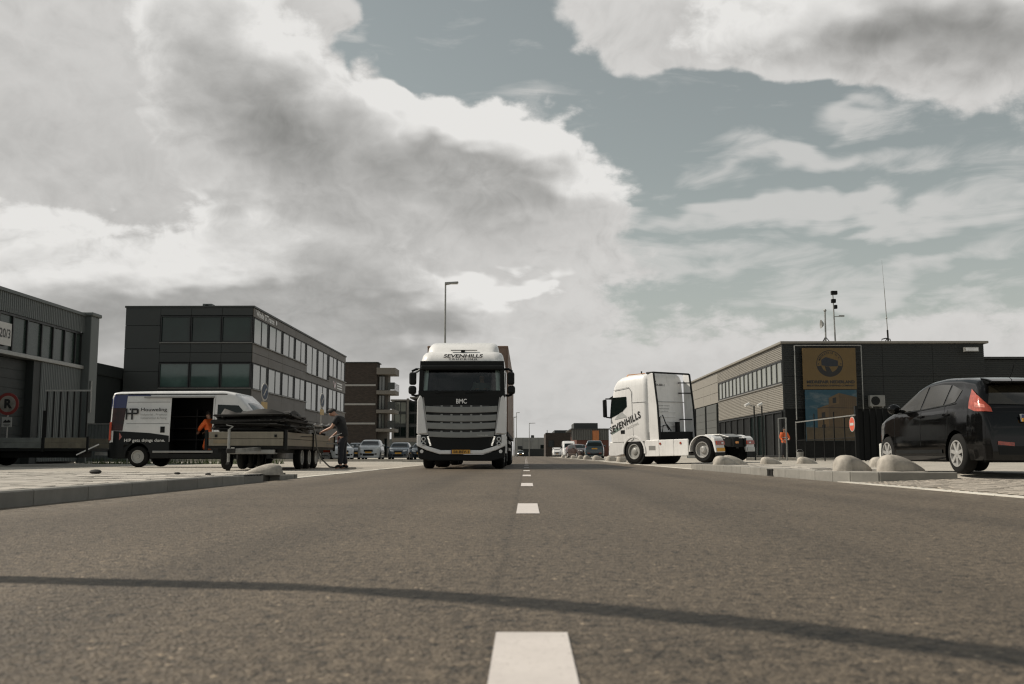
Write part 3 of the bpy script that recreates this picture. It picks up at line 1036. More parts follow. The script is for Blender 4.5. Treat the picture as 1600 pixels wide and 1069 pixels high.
# --- corrugated hall at the far left
HX = -22.26
B = thing('corrugated_hall', 'grey corrugated workshop hall with green window band and sign 20/3', 'building', (HX, 46, 0), wc=True)
MB().box(-46, HX - .5, 22, 50.2, 0, 7.2).build('wall', MA['halld'], B)
y = 22.0
while y < 49.5:
    q = MB().ribs((HX, y, 6.5), (0, 3.44, 0), (0, 0, .84), (1, 0, 0), .17, .04)
    q.build('fascia_panel', MA['hall'], B)
    y += 3.44
MB().box(HX - .6, HX + .12, 22, 49.4, 7.34, 7.48).build('gutter', MA['hall'], B)
MB().box(HX - .5, HX - .02, 22, 49.55, 6.44, 6.50).build('lintel', MA['frame'], B)
y = 49.3
edges = []
for yy in (22, 24, 26, 28, 30, 32, 34, 36, 38, 39.3, 40.4, 41.5, 42.635, 43.902, 45.245, 46.355, 47.521, 48.676, 49.3):
    edges.append(yy)
pane_row(B, 'x', HX - .12, list(zip(edges, edges[1:])), 4.84, 6.44, MA['greenglass'], depth=.10, mull=.045)
MB().box(HX - .5, HX + .14, 22, 49.35, 4.66, 4.84).build('ledge', MA['gal'], B, bevel=.02)
for a in (45.25, 46.60, 47.95):
    MB().ribs((HX, a, .1), (0, 1.33, 0), (0, 0, 4.55), (1, 0, 0), .16, .035).build('cladding_panel', MA['hall'], B)
MB().box(HX - .45, HX - .02, 44.6, 45.24, 0, 4.65).build('door_reveal', MA['halld'], B)
d = MB().box(HX - .42, HX - .38, 37.5, 44.6, 0, 4.6).build('roller_door', MA['halld'], B)
for k in range(11):
    MB().box(HX - .385, HX - .36, 37.55, 44.55, .05 + .41 * k, .43 + .41 * k).build('door_slat', MA['halld'], d, bevel=.01)
MB().box(HX - .4, HX, 22, 37.4, 0, 4.65).build('side_wall', MA['hall'], B)
MB().box(HX - .1, HX + .38, 49.42, 50.35, 0, 7.36).build('corner_pier', MA['hall'], B, bevel=.03)
MB().box(HX - .2, HX + .48, 49.32, 50.45, 7.36, 7.55).build('pier_cap', MA['hall'], B, bevel=.05)
MB().cyl((HX + .44, 49.6, 2.5), (HX + .44, 49.6, 4.1), .05).build('down_pipe', MA['gal'], B)
sg = MB().box(HX + .03, HX + .06, 40.4, 42.35, 5.05, 6.02).build('sign_board', mat('sign_white', (.52, .51, .48), .5, var=.06), B)
lettering('20/3', (HX + .062, 41.82, 5.36), (0, 1, 0), (0, 0, 1), .40, MA['text'], sg, width=.90, bold=.02)

# --- brick flats
brick = bpy.data.materials.new('dark_brick')
brick.use_nodes = True
t = NT(brick.node_tree)
bs = brick.node_tree.nodes['Principled BSDF']
co = t.n('ShaderNodeTexCoord', out=3)
co = t.n('ShaderNodeMapping', {'Vector': co, 'Rotation': (rad(90), 0, 0)})
br = t.n('ShaderNodeTexBrick', {'Vector': co, 'Color1': (.040, .031, .025, 1), 'Color2': (.062, .047, .037, 1), 'Mortar': (.03, .027, .024, 1), 'Scale': 1.0, 'Mortar Size': .012, 'Brick Width': .42, 'Row Height': .14})
t.put(bs.inputs['Base Color'], br)
bs.inputs['Roughness'].default_value = .9
B = thing('brick_flats', 'dark brown brick block with white bands and stacked balconies on its corner', 'building', (-24, 145, 0), wc=True)
MB().box(-38, -21.8, 145, 148, 0, 13.8).build('wall', brick, B)
for z in (10.40, 7.62, 4.82):
    MB().box(-38, -21.95, 144.9, 145.0, z, z + .26).build('string_course', mat('band_white', (.33, .32, .30), .7), B)
MB().box(-38.1, -21.6, 144.85, 148.1, 13.8, 13.95).build('roof_edge', MA['clad'], B)
MB().box(-21.8, -20.35, 146.4, 149, 0, 12.2).build('stair_wall', mat('render_grey', (.11, .10, .088), .8), B)
for z0, z1 in ((12.1, 13.05), (9.2, 9.75), (6.45, 6.95), (3.75, 4.2)):
    s_ = MB().box(-21.78, -19.05, 144.5, 149, z0, z1).build('balcony', mat('balcony_concrete', (.17, .155, .135), .8), B, bevel=.03)
    if z0 < 12:
        r_ = MB()
        for k in range(12):
            r_.bar((-19.12, 144.6 + k * .45, z1), (-19.12, 144.6 + k * .45, z1 + 1.1), .03)
        r_.box(-20.1, -19.1, 144.55, 144.6, z1 + .1, z1 + 1.15)
        r_.build('railing', MA['clad'], s_)
for z0 in (9.85, 7.05, 4.3):
    pane_row(B, 'y', 146.38, [(-21.7, -21.25), (-21.25, -20.8)], z0, z0 + 2.1, MA['skyglass'], mull=.05)
pane_row(B, 'y', 146.38, [(-20.75, -20.4)], .2, 2.8, MA['glass'], mull=.05)

# --- glazed office further back
B = thing('glazed_office', 'distant glazed office with pale vertical piers beyond the brick flats', 'building', (-25, 200, 0), wc=True)
MB().box(-27.0, -15.0, 200.2, 225, 0, 11.2).build('wall', MA['clad'], B)
for k, x in enumerate((-26.7, -23.75, -21.0, -18.2)):
    MB().box(x - .22, x + .22, 199.8, 200.2, 0, 11.2 + (.5 if k else 0)).build('pier', mat('pier_grey', (.15, .14, .125), .7), B)
    for z in (1.2, 4.0, 6.6, 9.0):
        pane_row(B, 'y', 200.15, [(x + .25, x + 1.45), (x + 1.45, x + 2.6)], z, z + 2.0, MA['skyglass'] if (k + int(z)) % 3 == 0 else MA['glass'], mull=.06)
MB().box(-27.2, -23.4, 199.7, 225, 11.2, 11.5).box(-23.3, -15, 199.6, 225, 11.7, 12.0).build('roof_edge', mat('pier_grey', (.15, .14, .125), .7), B)
MB().box(-27, -19, 190, 191, 0, 3.4).build('entrance_block', MA['hall'], B, bevel=.04)
MB().box(-25.5, -20, 189.8, 190.2, 2.9, 3.6).build('canopy', mat('balcony_concrete', (.17, .155, .135), .8), B)

# --- workshop on the right: light siding to the road, front coloured dark for its shade
MX, MY = 16.0, 62.0
B = thing('repair_workshop', 'grey metal workshop with light ribbed road side and dark front carrying the gold billboard', 'building', (MX, MY, 0), wc=True)
MB().box(MX + .08, 28.5, MY + .08, 100.3, 0, 7.30).build('wall', MA['plinth'], B)
# road side: ribbed siding above and below the window band, flat panels further back
for a in (62.0, 66.25, 70.5, 74.75, 79.0):
    MB().ribs((MX + .05, a + .012, 6.34), (0, 0, .94), (0, 4.226, 0), (-1, 0, 0), .118, .03).build('siding_panel', MA['medl'], B)
    MB().ribs((MX + .05, a + .012, 3.22), (0, 0, 1.60), (0, 4.226, 0), (-1, 0, 0), .118, .03).build('siding_panel', MA['medl'], B)
panels(B, 'x', MX + .08, [83.27, 86.7, 90.1, 93.5, 96.9, 100.3], [4.74, 5.6, 6.45, 7.28], MA['medl'], proud=.06)
sp = [62.35 + (82.9 - 62.35) / 15 * i for i in range(16)]
pane_row(B, 'x', MX + .06, list(zip(sp, sp[1:])), 4.88, 6.30, MA['skyglass'], mull=.09, depth=.06)
MB().box(MX - .06, MX + .08, 62.2, 83.1, 4.80, 4.86).build('window_sill', MA['sill'], B)
for k, a in enumerate((83.9, 89.3, 94.7)):
    dd = MB().box(MX + .0, MX + .05, a, a + 4.6, .1, 4.66).build('roller_door', mat('door_grey', (.075, .078, .072), .5, var=.1, streak=.4), B)
    for j in range(7):
        MB().box(MX - .03, MX + .002, a + .03, a + 4.57, .15 + .64 * j, .77 + .64 * j).build('door_slat', mat('door_grey', (.075, .078, .072), .5), dd, bevel=.01)
    for j in range(3):
        MB().box(MX - .045, MX - .028, a + .8 + 1.1 * j, a + 1.3 + 1.1 * j, 1.6, 2.0).build('door_light', MA['glass'], dd)
# glazed ground floor; a recess's shade is put into the near-black panes
for i in range(9):
    a = 62.6 + 2.25 * i
    pane_row(B, 'x', MX + .07, [(a, a + 2.2)], .3, 3.12, MA['plinth'] if i not in (2, 3) else MA['glass'], mull=.06)
# front: its shade is put into the siding colour
xs_ = [MX + .02, 19.1, 22.2, 25.3, 28.5]
for a, b in zip(xs_, xs_[1:]):
    for z0, h in ((3.25, 2.0), (5.27, 2.03)):
        MB().ribs((a + .01, MY + .06, z0), (0, 0, h), (b - a - .02, 0, 0), (0, -1, 0), .118, .03).build('siding_panel', MA['medd'], B)
MB().box(MX - .04, MX + .06, MY + .0, MY + .07, 3.2, 7.3).build('corner_trim', MA['medd'], B)
MB().box(MX - .14, 28.75, MY - .12, 100.4, 7.30, 7.45).build('roof_edge', MA['medl'], B, bevel=.02)
fl = MB().box(27.1, 27.95, 61.5, 61.75, 6.75, 7.02).bar((27.5, 61.75, 6.9), (27.5, 62.05, 7.0), .05).build('flood_light', MA['gal'], B)
MB().box(27.15, 27.9, 61.48, 61.5, 6.79, 6.98).build('lens', MA['lampw'], fl)
# wire trellis round the billboards
tr = MB()
for x in (16.69, 20.81):
    tr.cyl((x, 61.78, 2.55), (x, 61.78, 7.16), .035, n=8)
tr.cyl((16.69, 61.78, 7.16), (20.81, 61.78, 7.16), .03, n=8)
tr.build('trellis_frame', MA['gal'], B, 40)
tr = MB()
for k in range(13):
    tr.cyl((16.69, 61.8, 2.7 + .36 * k), (20.81, 61.8, 2.7 + .36 * k), .012, n=5)
for k in range(1, 12):
    tr.cyl((16.69 + .343 * k, 61.81, 2.6), (16.69 + .343 * k, 61.81, 7.1), .010, n=5)
tr.build('trellis_wire', MA['chassis'], B)

B = thing('workshop_annex', 'lower dark annex at the right end of the workshop behind the black car', 'building', (38, 63, 0), wc=True)
MB().box(28.55, 52, 62.5, 90, 0, 6.35).build('wall', MA['plinth'], B)
for k in range(6):
    MB().ribs((28.56 + 3.9 * k, 62.48, .3), (0, 0, 6.0), (3.88, 0, 0), (0, -1, 0), .118, .03).build('siding_panel', MA['medd'], B)
MB().box(28.5, 52, 62.3, 90, 6.35, 6.5).build('roof_edge', MA['medd'], B)

# --- billboards
gold = mat('billboard_gold', (.125, .078, .022), .5, var=.12, scale=.6, streak=.4)
G = thing('gold_billboard', 'gold billboard with round black emblem and two lines of lettering on the dark front', 'billboard', (18.8, 61.7, 4.42), wc=True)
MB().box(17.13, 20.42, 61.66, 61.72, 4.43, 6.99).build('panel', gold, G, bevel=.01)
ex, ez, er = 18.80, 6.02, .82
ri = MB()
n = 40
vs = []
for i in range(n):
    a = 2 * pi * i / n
    for r_ in (er, er * .95):
        vs.append((ex + r_ * cos(a), 61.652, ez + r_ * sin(a)))
ri.add(vs, [(2 * i, 2 * i + 1, (2 * i + 3) % (2 * n), (2 * i + 2) % (2 * n)) for i in range(n)])
em = ri.build('emblem_ring', MA['text'], G)
# dark lower bowl of the emblem
low = MB()
pts = [(ex + er * .95 * cos(a), 61.654, ez + er * .95 * sin(a)) for a in [pi + .22 + (pi - .44) * i / 18 for i in range(19)]]
inn = [(ex + er * .66 * cos(a), 61.654, ez + er * .66 * sin(a)) for a in [pi + .22 + (pi - .44) * i / 18 for i in range(19)]]
low.add(pts + inn, [(i, i + 1, 19 + i + 1, 19 + i) for i in range(18)])
low.build('emblem_bowl', MA['text'], em)
bx_ = MB().add([(ex + a * er, 61.653, ez + b * er) for a, b in ((-.62, .30), (-.28, .50), (.62, .22), (.62, -.20), (-.1, -.22), (-.62, -.12))], [(0, 1, 2, 3, 4, 5)])
bx_.build('emblem_container', mat('emblem_navy', (.012, .016, .024), .5), em)
MB().add([(ex + a * er, 61.653, ez + b * er) for a, b in ((-.38, -.2), (-.05, -.24), (.1, -.5), (.2, -.68), (-.25, -.68), (-.3, -.45))], [(0, 1, 2, 3, 4, 5)]).build('emblem_base', MA['text'], em)
word = 'MEDREPAIR N.V.'
for i, ch in enumerate(word):
    if ch == ' ':
        continue
    a = rad(158 - i * (136 / (len(word) - 1)))
    p = (ex + er * .74 * cos(a), 61.655, ez + er * .74 * sin(a))
    lettering(ch, p, (sin(a), 0, -cos(a)), (cos(a), 0, sin(a)), .125 if ch != '.' else .03, MA['text'], em, bold=.02, off=.002)
for sx_ in (-1, 1):
    MB().lathe([(.04, 0), (.04, .004)], (ex + sx_ * er * .84, 61.655, ez - .02), 'y', 8, -1).build('emblem_dot', MA['text'], em)
lettering('MEDREPAIR NEDERLAND', (18.82, 61.66, 4.79), (1, 0, 0), (0, 0, 1), .19, MA['text'], G, width=2.95, bold=.05, off=.006)
lettering('MEDITERRANEAN SHIPPING COMPANY', (18.82, 61.66, 4.60), (1, 0, 0), (0, 0, 1), .11, MA['text'], G, width=2.95, bold=.04, off=.006)

P = thing('container_poster', 'poster of stacked tan containers under blue sky, below the gold billboard', 'poster', (18.8, 61.7, 1.3), wc=True)
skym = bpy.data.materials.new('printed_sky')
skym.use_nodes = True
t = NT(skym.node_tree)
bs = skym.node_tree.nodes['Principled BSDF']
co = t.n('ShaderNodeTexCoord', out=3)
nz = t.noise(t.v('MULTIPLY', co, (1, 1, 2.4)), .9, 5, .6)
t.put(bs.inputs['Base Color'], t.mix(t.ramp(nz, .5, .72), (.009, .055, .085, 1), (.09, .125, .14, 1)))
bs.inputs['Roughness'].default_value = .5
MB().box(17.22, 20.40, 61.67, 61.72, 1.25, 4.40).build('panel', skym, P)
tan1 = mat('printed_tan', (.11, .07, .032), .5, var=.2, scale=2)
tan2 = mat('printed_tan_dark', (.08, .052, .025), .5, var=.2, scale=2)


def flatpoly(pts, m, name, yy=61.664):
    return MB().add([(a, yy, b) for a, b in pts], [tuple(range(len(pts)))]).build(name, m, P)


flatpoly([(17.95, 1.3), (17.95, 3.25), (18.65, 3.5), (18.65, 1.3)], tan1, 'printed_container')
flatpoly([(18.66, 1.3), (18.66, 3.9), (19.3, 4.2), (20.38, 3.95), (20.38, 1.3)], tan2, 'printed_container')
flatpoly([(18.66, 3.4), (18.66, 3.9), (19.3, 4.2), (19.3, 3.55)], tan1, 'printed_container', 61.661)
for k in range(9):
    flatpoly([(19.34 + .115 * k, 1.4), (19.34 + .115 * k, 3.9), (19.36 + .115 * k, 3.9), (19.36 + .115 * k, 1.4)], tan1, 'printed_rib', 61.660)
for (a, b) in ((18.2, 2.85), (18.9, 3.75), (18.2, 2.1)):
    flatpoly([(a, b - .18), (a + .22, b - .16), (a + .22, b + .18), (a, b + .14)], MA['text'], 'printed_mark', 61.658)
for z in (2.05, 2.65, 3.25):
    flatpoly([(17.96, z), (18.65, z + .04), (20.37, z), (20.37, z + .03), (18.65, z + .07), (17.96, z + .03)], MA['text'], 'printed_joint', 61.657)
flatpoly([(17.23, 1.27), (17.23, 2.1), (20.38, 1.95), (20.38, 1.27)], mat('printed_ground', (.075, .055, .03), .6, var=.3), 'printed_ground', 61.655)

A = thing('air_conditioner', 'white air conditioner outdoor unit on the dark front right of the billboards', 'air conditioner', (21.55, 61.6, 3.35), wc=True)
MB().box(21.1, 22.02, 61.35, 61.75, 3.36, 4.05).build('casing', mat('ac_white', (.20, .20, .19), .5), A, bevel=.03)
MB().lathe([(.27, 0), (.27, .02), (.24, .03), (.05, .02), (.02, .04)], (21.43, 61.35, 3.70), 'y', 20, -1).build('fan_grille', MA['blk'], A)
MB().box(21.2, 21.26, 61.4, 61.98, 3.28, 3.36).box(21.85, 21.91, 61.4, 61.98, 3.28, 3.36).build('bracket', MA['gal'], A)

# --- far end of the street
B = thing('grey_warehouse', 'pale grey flat warehouse closing the far end of the road', 'building', (0, 320, 0), wc=True)
hazed_grey = mat('hazed_grey', (.25, .25, .235), .7, var=.06, scale=.2)  # lightened: distance haze is put into the wall colour
MB().box(-3.6, 6.6, 320, 350, 0, 5.9).build('wall', hazed_grey, B)
MB().box(-.2, 2.2, 319.9, 320, 4.6, 5.1).build('sign_board', MA['textg'], B)
MB().box(-2.6, -1.2, 319.9, 320, 2.2, 3.2).build('window', MA['glass'], B)
MB().box(4.6, 6.2, 319.9, 320, 2.4, 3.6).build('window', MA['glass'], B)
MB().box(1.6, 2.6, 321, 323, 5.9, 6.7).build('roof_unit', MA['clad'], B)
for k in range(4):
    MB().box(-3.6 + 2.55 * k, -3.57 + 2.55 * k, 319.93, 320.02, 0, 5.8).build('panel_joint', MA['clad'], B)

B = thing('brown_block', 'dark brown flat-roofed block behind the row of distant parked vehicles', 'building', (8, 250, 0), wc=True)
MB().box(4.9, 12.5, 250, 275, 0, 5.9).build('wall', brick, B)
MB().box(7.3, 14.5, 256, 280, 5.9, 6.7).build('upper_storey', MA['clad'], B)
MB().box(5.6, 7.0, 249.9, 250.05, 2.4, 4.0).build('window', MA['glass'], B)
MB().cyl((5.3, 251, 5.9), (5.3, 251, 6.6), .1).build('vent', MA['gal'], B)

B = thing('red_workshop', 'corrugated workshop with red-brown base and bright orange panel in the distance', 'building', (14, 190, 0), wc=True)
MB().box(9.6, 15.7, 190, 215, 0, 5.0).build('wall', mat('red_brown', (.10, .035, .022), .7, var=.15), B)
MB().ribs((8.6, 189.9, 3.2), (7.1, 0, 0), (0, 0, 2.0), (0, -1, 0), .45, .12).build('fascia', mat('rib_grey', (.105, .105, .098), .6), B)
MB().box(8.5, 15.8, 189.7, 215, 5.2, 5.4).build('roof_edge', MA['clad'], B)
MB().box(12.6, 13.8, 189.5, 189.75, .9, 5.0).build('orange_panel', mat('far_orange', (.42, .15, .05), .6), B)
MB().box(9.3, 14.0, 195, 205, 5.4, 6.6).build('roof_unit', MA['clad'], B, bevel=.1)
B = tag(MB().box(-1.6, 6.4, 300, 300.3, 0, 2.2).build('boundary_wall', MA['halld']), 'low dark boundary wall far down the street below the warehouse', 'wall')

# ------------------------------------------------------------------ cars
def make_car(name, label, cat, loc, rotz, paint, sl=1.0, sh=1.0, sw=1.0, group=None, rim=None, detail=1, plate=None, est=False, rimstyle='alloy'):
    root = thing(name, label, cat, loc, rotz, group)
    top = [(-1.975, .50), (-1.97, .62), (-1.93, .83), (-1.86, .98), (-1.74, 1.17), (-1.62, 1.345), (-1.5, 1.385), (-1.1, 1.44), (-.5, 1.476), (0, 1.452), (.28, 1.372),
           (.86, 1.045), (1.12, .985), (1.60, .885), (1.88, .74), (1.97, .50)]
    if est:
        top = [(-1.975, .50), (-1.96, .85), (-1.90, 1.05), (-1.84, 1.28), (-1.76, 1.42), (-1.5, 1.45), (-.5, 1.47), (0, 1.45), (.40, 1.36), (.98, 1.06), (1.3, 1.02), (1.75, .95), (1.93, .80), (1.97, .50)]
    plan = [(-1.975, .70), (-1.90, .785), (-1.7, .825), (-1.2, .86), (.8, .86), (1.35, .845), (1.70, .77), (1.9, .64), (1.975, .52)]
    sc = lambda p: [(a * sl, b * sh) for a, b in p]
    R_ = .298 * (1 + (sh - 1) * .5)
    ay0, ay1 = -1.215 * sl, 1.275 * sl
    S = Shell(-1.975 * sl, 1.975 * sl, sc(top), [(a * sl, b * sw) for a, b in plan], .20, [(-2 * sl, 1.03 * sh), (2 * sl, .93 * sh)], .27, 1.47 * sh,
              (ay0, ay1), R_ * 1.17, R_ * 2.16, .10, 10, crown=.05)
    body = S.body('body', paint, root)
    ub = MB().box(-.60 * sw, .60 * sw, -1.8 * sl, 1.8 * sl, .17, .55).box(-.80 * sw, .80 * sw, -.82 * sl, .86 * sl, .18, .5)
    ub.build('underbody', MA['blk'], root)
    for y_ in (ay0, ay1):
        for s_ in (-1, 1):
            wheel(root, (s_ * (.86 * sw - .115), y_, R_), R_, .20, s_, rimstyle, rim)
    G = MA['glass'] if detail < 2 else mat('car_glass', (.016, .014, .009), .02, var=.2, spec=1.0)
    q = lambda pts: [[(a * sl, b * sh) for a, b in r_] for r_ in pts]
    qx = lambda pts: [[(a * sw, b * sh) for a, b in r_] for r_ in pts]
    w1 = [[(.82, .98), (.42, .988), (-.03, .995)], [(.70, 1.06), (.34, 1.262), (-.03, 1.368)]]
    w2 = [[(-.09, .997), (-.45, 1.005), (-.80, 1.02)], [(-.09, 1.364), (-.45, 1.368), (-.80, 1.34)]]
    w3 = [[(-.86, 1.025), (-1.16, 1.06)], [(-.86, 1.335), (-1.22, 1.235)]]
    for sd in ('L', 'R'):
        for w_ in (w1, w2, w3):
            wn = S.press(sd, q(w_), .006, 5).build('side_window', G, root, 60)
        S.press(sd, q([[(.82, .958), (0, .975), (-1.2, 1.03)], [(.82, .975), (0, .992), (-1.2, 1.047)]]), .008, 6).build('window_trim', MA['blk'], root)
        for y_ in (.05, -.80):
            hd = S.press(sd, q([[(y_ - .05, .86), (y_ - .22, .868)], [(y_ - .05, .89), (y_ - .22, .898)]]), .022, 2)
            S.press(sd, q([[(y_ - .05, .86), (y_ - .22, .868)], [(y_ - .05, .861), (y_ - .22, .869)]]), .004, 2, hd)
            hd.build('door_handle', paint, root)
        # door shut lines
        for a in ((.92, .62), (-.06, -.06), (-.98, -.86)):
            S.press(sd, q([[(a[0], .95), (a[0] - .012, .95)], [(a[0], .42), (a[0] - .012, .42)]]), .003, 4).build('door_seam', MA['blk'], root)
        S.press(sd, q([[(.86, .30), (0, .30), (-.80, .30)], [(.86, .36), (0, .36), (-.80, .36)]]), .012, 4).build('side_sill', MA['blk'], root)
    sgn = {'L': -1, 'R': 1}
    for sd in ('L', 'R'):
        m_ = MB().ball((sgn[sd] * .98 * sw, .60 * sl, 1.03 * sh), .11, .07, .085).bar((sgn[sd] * .80 * sw, .60 * sl, .99 * sh), (sgn[sd] * .95 * sw, .60 * sl, 1.01 * sh), .05)
        m_.build('wing_mirror', paint, root, 60)
    S.press('B', qx([[(-.66, 1.0), (0, .985), (.66, 1.0)], [(-.54, 1.27), (0, 1.30), (.54, 1.27)]]), .008, 6).build('rear_window', G, root, 60)
    S.press('F', qx([[(-.66, 1.05), (0, 1.055), (.66, 1.05)], [(-.56, 1.33), (0, 1.36), (.56, 1.33)]]), .008, 6).build('windscreen', G, root, 60)
    for s_ in (-1, 1):
        # tail lamp wraps the corner
        dr = Vector((-s_ * .72, .69, 0)).normalized()
        o_ = Vector((s_ * .78 * sw, -1.72 * sl, 0))
        k_ = -s_        # axis direction flips with the side
        tl = S.press('C', [[(-.235 * -k_ * -1 if False else -.235 * (1 if s_ < 0 else -1), .885 * sh), (0, .90 * sh), (.12 * (1 if s_ < 0 else -1), .95 * sh)],
                           [(-.205 * (1 if s_ < 0 else -1), .95 * sh), (-.04 * (1 if s_ < 0 else -1), 1.12 * sh), (.105 * (1 if s_ < 0 else -1), 1.235 * sh)]], .012, 6, d=(dr, o_))
        tl = tl.build('tail_lamp', MA['red'], root, 60)
        if detail > 1:
            S.press('C', [[(-.15 * (1 if s_ < 0 else -1), .94 * sh), (0, .955 * sh)], [(-.13 * (1 if s_ < 0 else -1), .985 * sh), (0, 1.03 * sh)]], .016, 4, d=(dr, o_)).build('lamp_lens', mat('lens_pink', (.50, .17, .13), .2, var=.5, scale=20, coat=.5), tl, 60)
        hl = S.press('F', qx([[(s_ * .36, .68), (s_ * .52, .69), (s_ * .66, .72)], [(s_ * .40, .77), (s_ * .54, .80), (s_ * .67, .84)]]), .01, 4)
        hl.build('headlight', MA['lampw'], root, 60)
        S.press('B', qx([[(s_ * .38, .40), (s_ * .62, .42)], [(s_ * .38, .45), (s_ * .62, .47)]]), .01, 3).build('reflector', MA['red'], root)
        S.press('F', qx([[(s_ * .45, .36), (s_ * .60, .38)], [(s_ * .45, .46), (s_ * .60, .48)]]), .01, 3).build('fog_lamp', MA['blk'], root)
    S.press('F', qx([[(-.34, .58), (0, .57), (.34, .58)], [(-.32, .72), (0, .73), (.32, .72)]]), .008, 4).build('grille', MA['blk'], root)
    S.press('F', qx([[(-.40, .30), (.40, .30)], [(-.42, .46), (.42, .46)]]), .008, 4).build('air_intake', MA['blk'], root)
    S.press('B', qx([[(-.60, .28), (.60, .28)], [(-.62, .40), (.62, .40)]]), .006, 6).build('diffuser', MA['blk'], root)
    S.press('F', [[(-.26, .49 * sh), (.26, .49 * sh)], [(-.26, .49 * sh + .11), (.26, .49 * sh + .11)]], .02, 2).build('number_plate', MA['plate'], root)
    if plate != 'none':
        S.press('B', [[(-.26, .74 * sh), (.26, .74 * sh)], [(-.26, .74 * sh + .11), (.26, .74 * sh + .11)]], .02, 2).build('number_plate', plate or MA['plate'], root)
    return root, S


black_paint = mat('black_car_paint', (.003, .003, .003), .04, var=.2, scale=1.5, spec=.38)
plate_white = mat('plate_white', (.55, .56, .54), .5, var=.06)
car, S = make_car('hatchback_car', 'glossy black five-door hatchback with red tail lamp parked on the right', 'car', (7.16, 16.2, .124), rad(3.0), black_paint, detail=2, plate='none', sh=1.0)
MB().prism([(-1.46, 1.405), (-1.64, 1.378), (-1.80, 1.335), (-1.80, 1.315), (-1.66, 1.29), (-1.50, 1.33)], 'x', -.56, .56).build('roof_spoiler', black_paint, car, bevel=.02)
MB().tube([(0.0, -1.25, 1.42), (0.0, -1.33, 1.50), (0.0, -1.40, 1.62)], .006, 6).build('roof_aerial', MA['blk'], car)
pl = S.press('B', [[(-.26, .74), (.26, .74)], [(-.26, .85), (.26, .85)]], .02, 2).build('number_plate', plate_white, car)
y_ = min(p[1] for p in S.v) + .02
MB().box(-.255, -.21, -1.995, -1.985, .745, .795).build('plate_band', MA['plate'], pl)
MB().box(-.255, -.21, -1.995, -1.985, .795, .845).build('plate_band', MA['vanblue'], pl)
lettering('A', (-.15, -1.985, .755), (1, 0, 0), (0, 0, 1), .08, MA['text'], pl, bold=.02, off=.008)
MB().tube([(.62, -1.93, .30), (.62, -2.0, .30)], .03, 8).build('exhaust_pipe', MA['steel'], car)

silver = mat('paint_white_car', (.56, .57, .57), .25, var=.05, coat=.6)
bluep = mat('paint_blue_grey', (.045, .062, .080), .22, var=.1, coat=.7)
bluep2 = mat('paint_dark_blue', (.030, .042, .056), .22, var=.1, coat=.7)
brownp = mat('paint_brown', (.035, .018, .013), .25, var=.1, coat=.6)
petrol = mat('paint_petrol', (.022, .045, .055), .22, var=.1, coat=.7)
PK = 'cars parked in a row beyond the left yard'
make_car('parked_car', 'large white estate car facing the camera in front of the brick flats', 'car', (-12.55, 81, 0), rad(183), silver, 1.14, 1.12, 1.08, PK, est=True)
make_car('parked_car', 'blue-grey hatchback right next to the large white estate car', 'car', (-10.30, 82, 0), rad(182), bluep, 1.05, .98, 1.0, PK)
make_car('parked_car', 'dark blue hatchback nearest the truck in the parked row', 'car', (-9.02, 87, 0), rad(180), bluep2, 1.05, .98, 1.02, PK)
make_car('parked_car', 'pale silver car half hidden behind the truck cab', 'car', (-7.9, 92, 0), rad(178), silver, 1.05, 1.0, 1.0, PK)
make_car('parked_car', 'white car seen beside the man in black', 'car', (-14.2, 75, 0), rad(205), silver, 1.08, 1.02, 1.04, PK)
make_car('parked_car', 'grey-blue car behind the white estate car, roof just showing', 'car', (-15.2, 90, 0), rad(190), bluep, 1.08, 1.02, 1.04, PK)
FK = 'vehicles parked far down the right side'
make_car('parked_car', 'dark petrol sport utility car seen from behind beside the far row of concrete blocks', 'car', (6.45, 95, .08), rad(-3), petrol, 1.12, 1.14, 1.06, FK, est=True)
make_car('parked_car', 'brown car half hidden behind the petrol sport utility car', 'car', (6.2, 118, .08), rad(200), brownp, 1.1, 1.08, 1.04, FK)
make_car('parked_car', 'black car in front of the distant white van', 'car', (7.0, 155, .08), rad(182), mat('paint_black', (.012, .014, .014), .25, coat=.6), 1.1, 1.05, 1.04, FK)
make_car('parked_car', 'small white car at the far end of the right row', 'car', (6.2, 255, .05), rad(185), silver, 1.1, 1.0, 1.04, FK)
far, S = make_car('oncoming_car', 'dark car coming down the middle of the far road with headlights on', 'car', (-1.4, 255, 0), rad(180), mat('paint_black', (.012, .014, .014), .25), 1.1, 1.05, 1.04)
drl = emis('headlight_on', (1, .95, .82), 6.0)
for s_ in (-1, 1):
    MB().lathe([(.10, 0), (.10, .03)], (s_ * .60, 2.16, .76), 'y', 10).build('lit_headlight', drl, far)


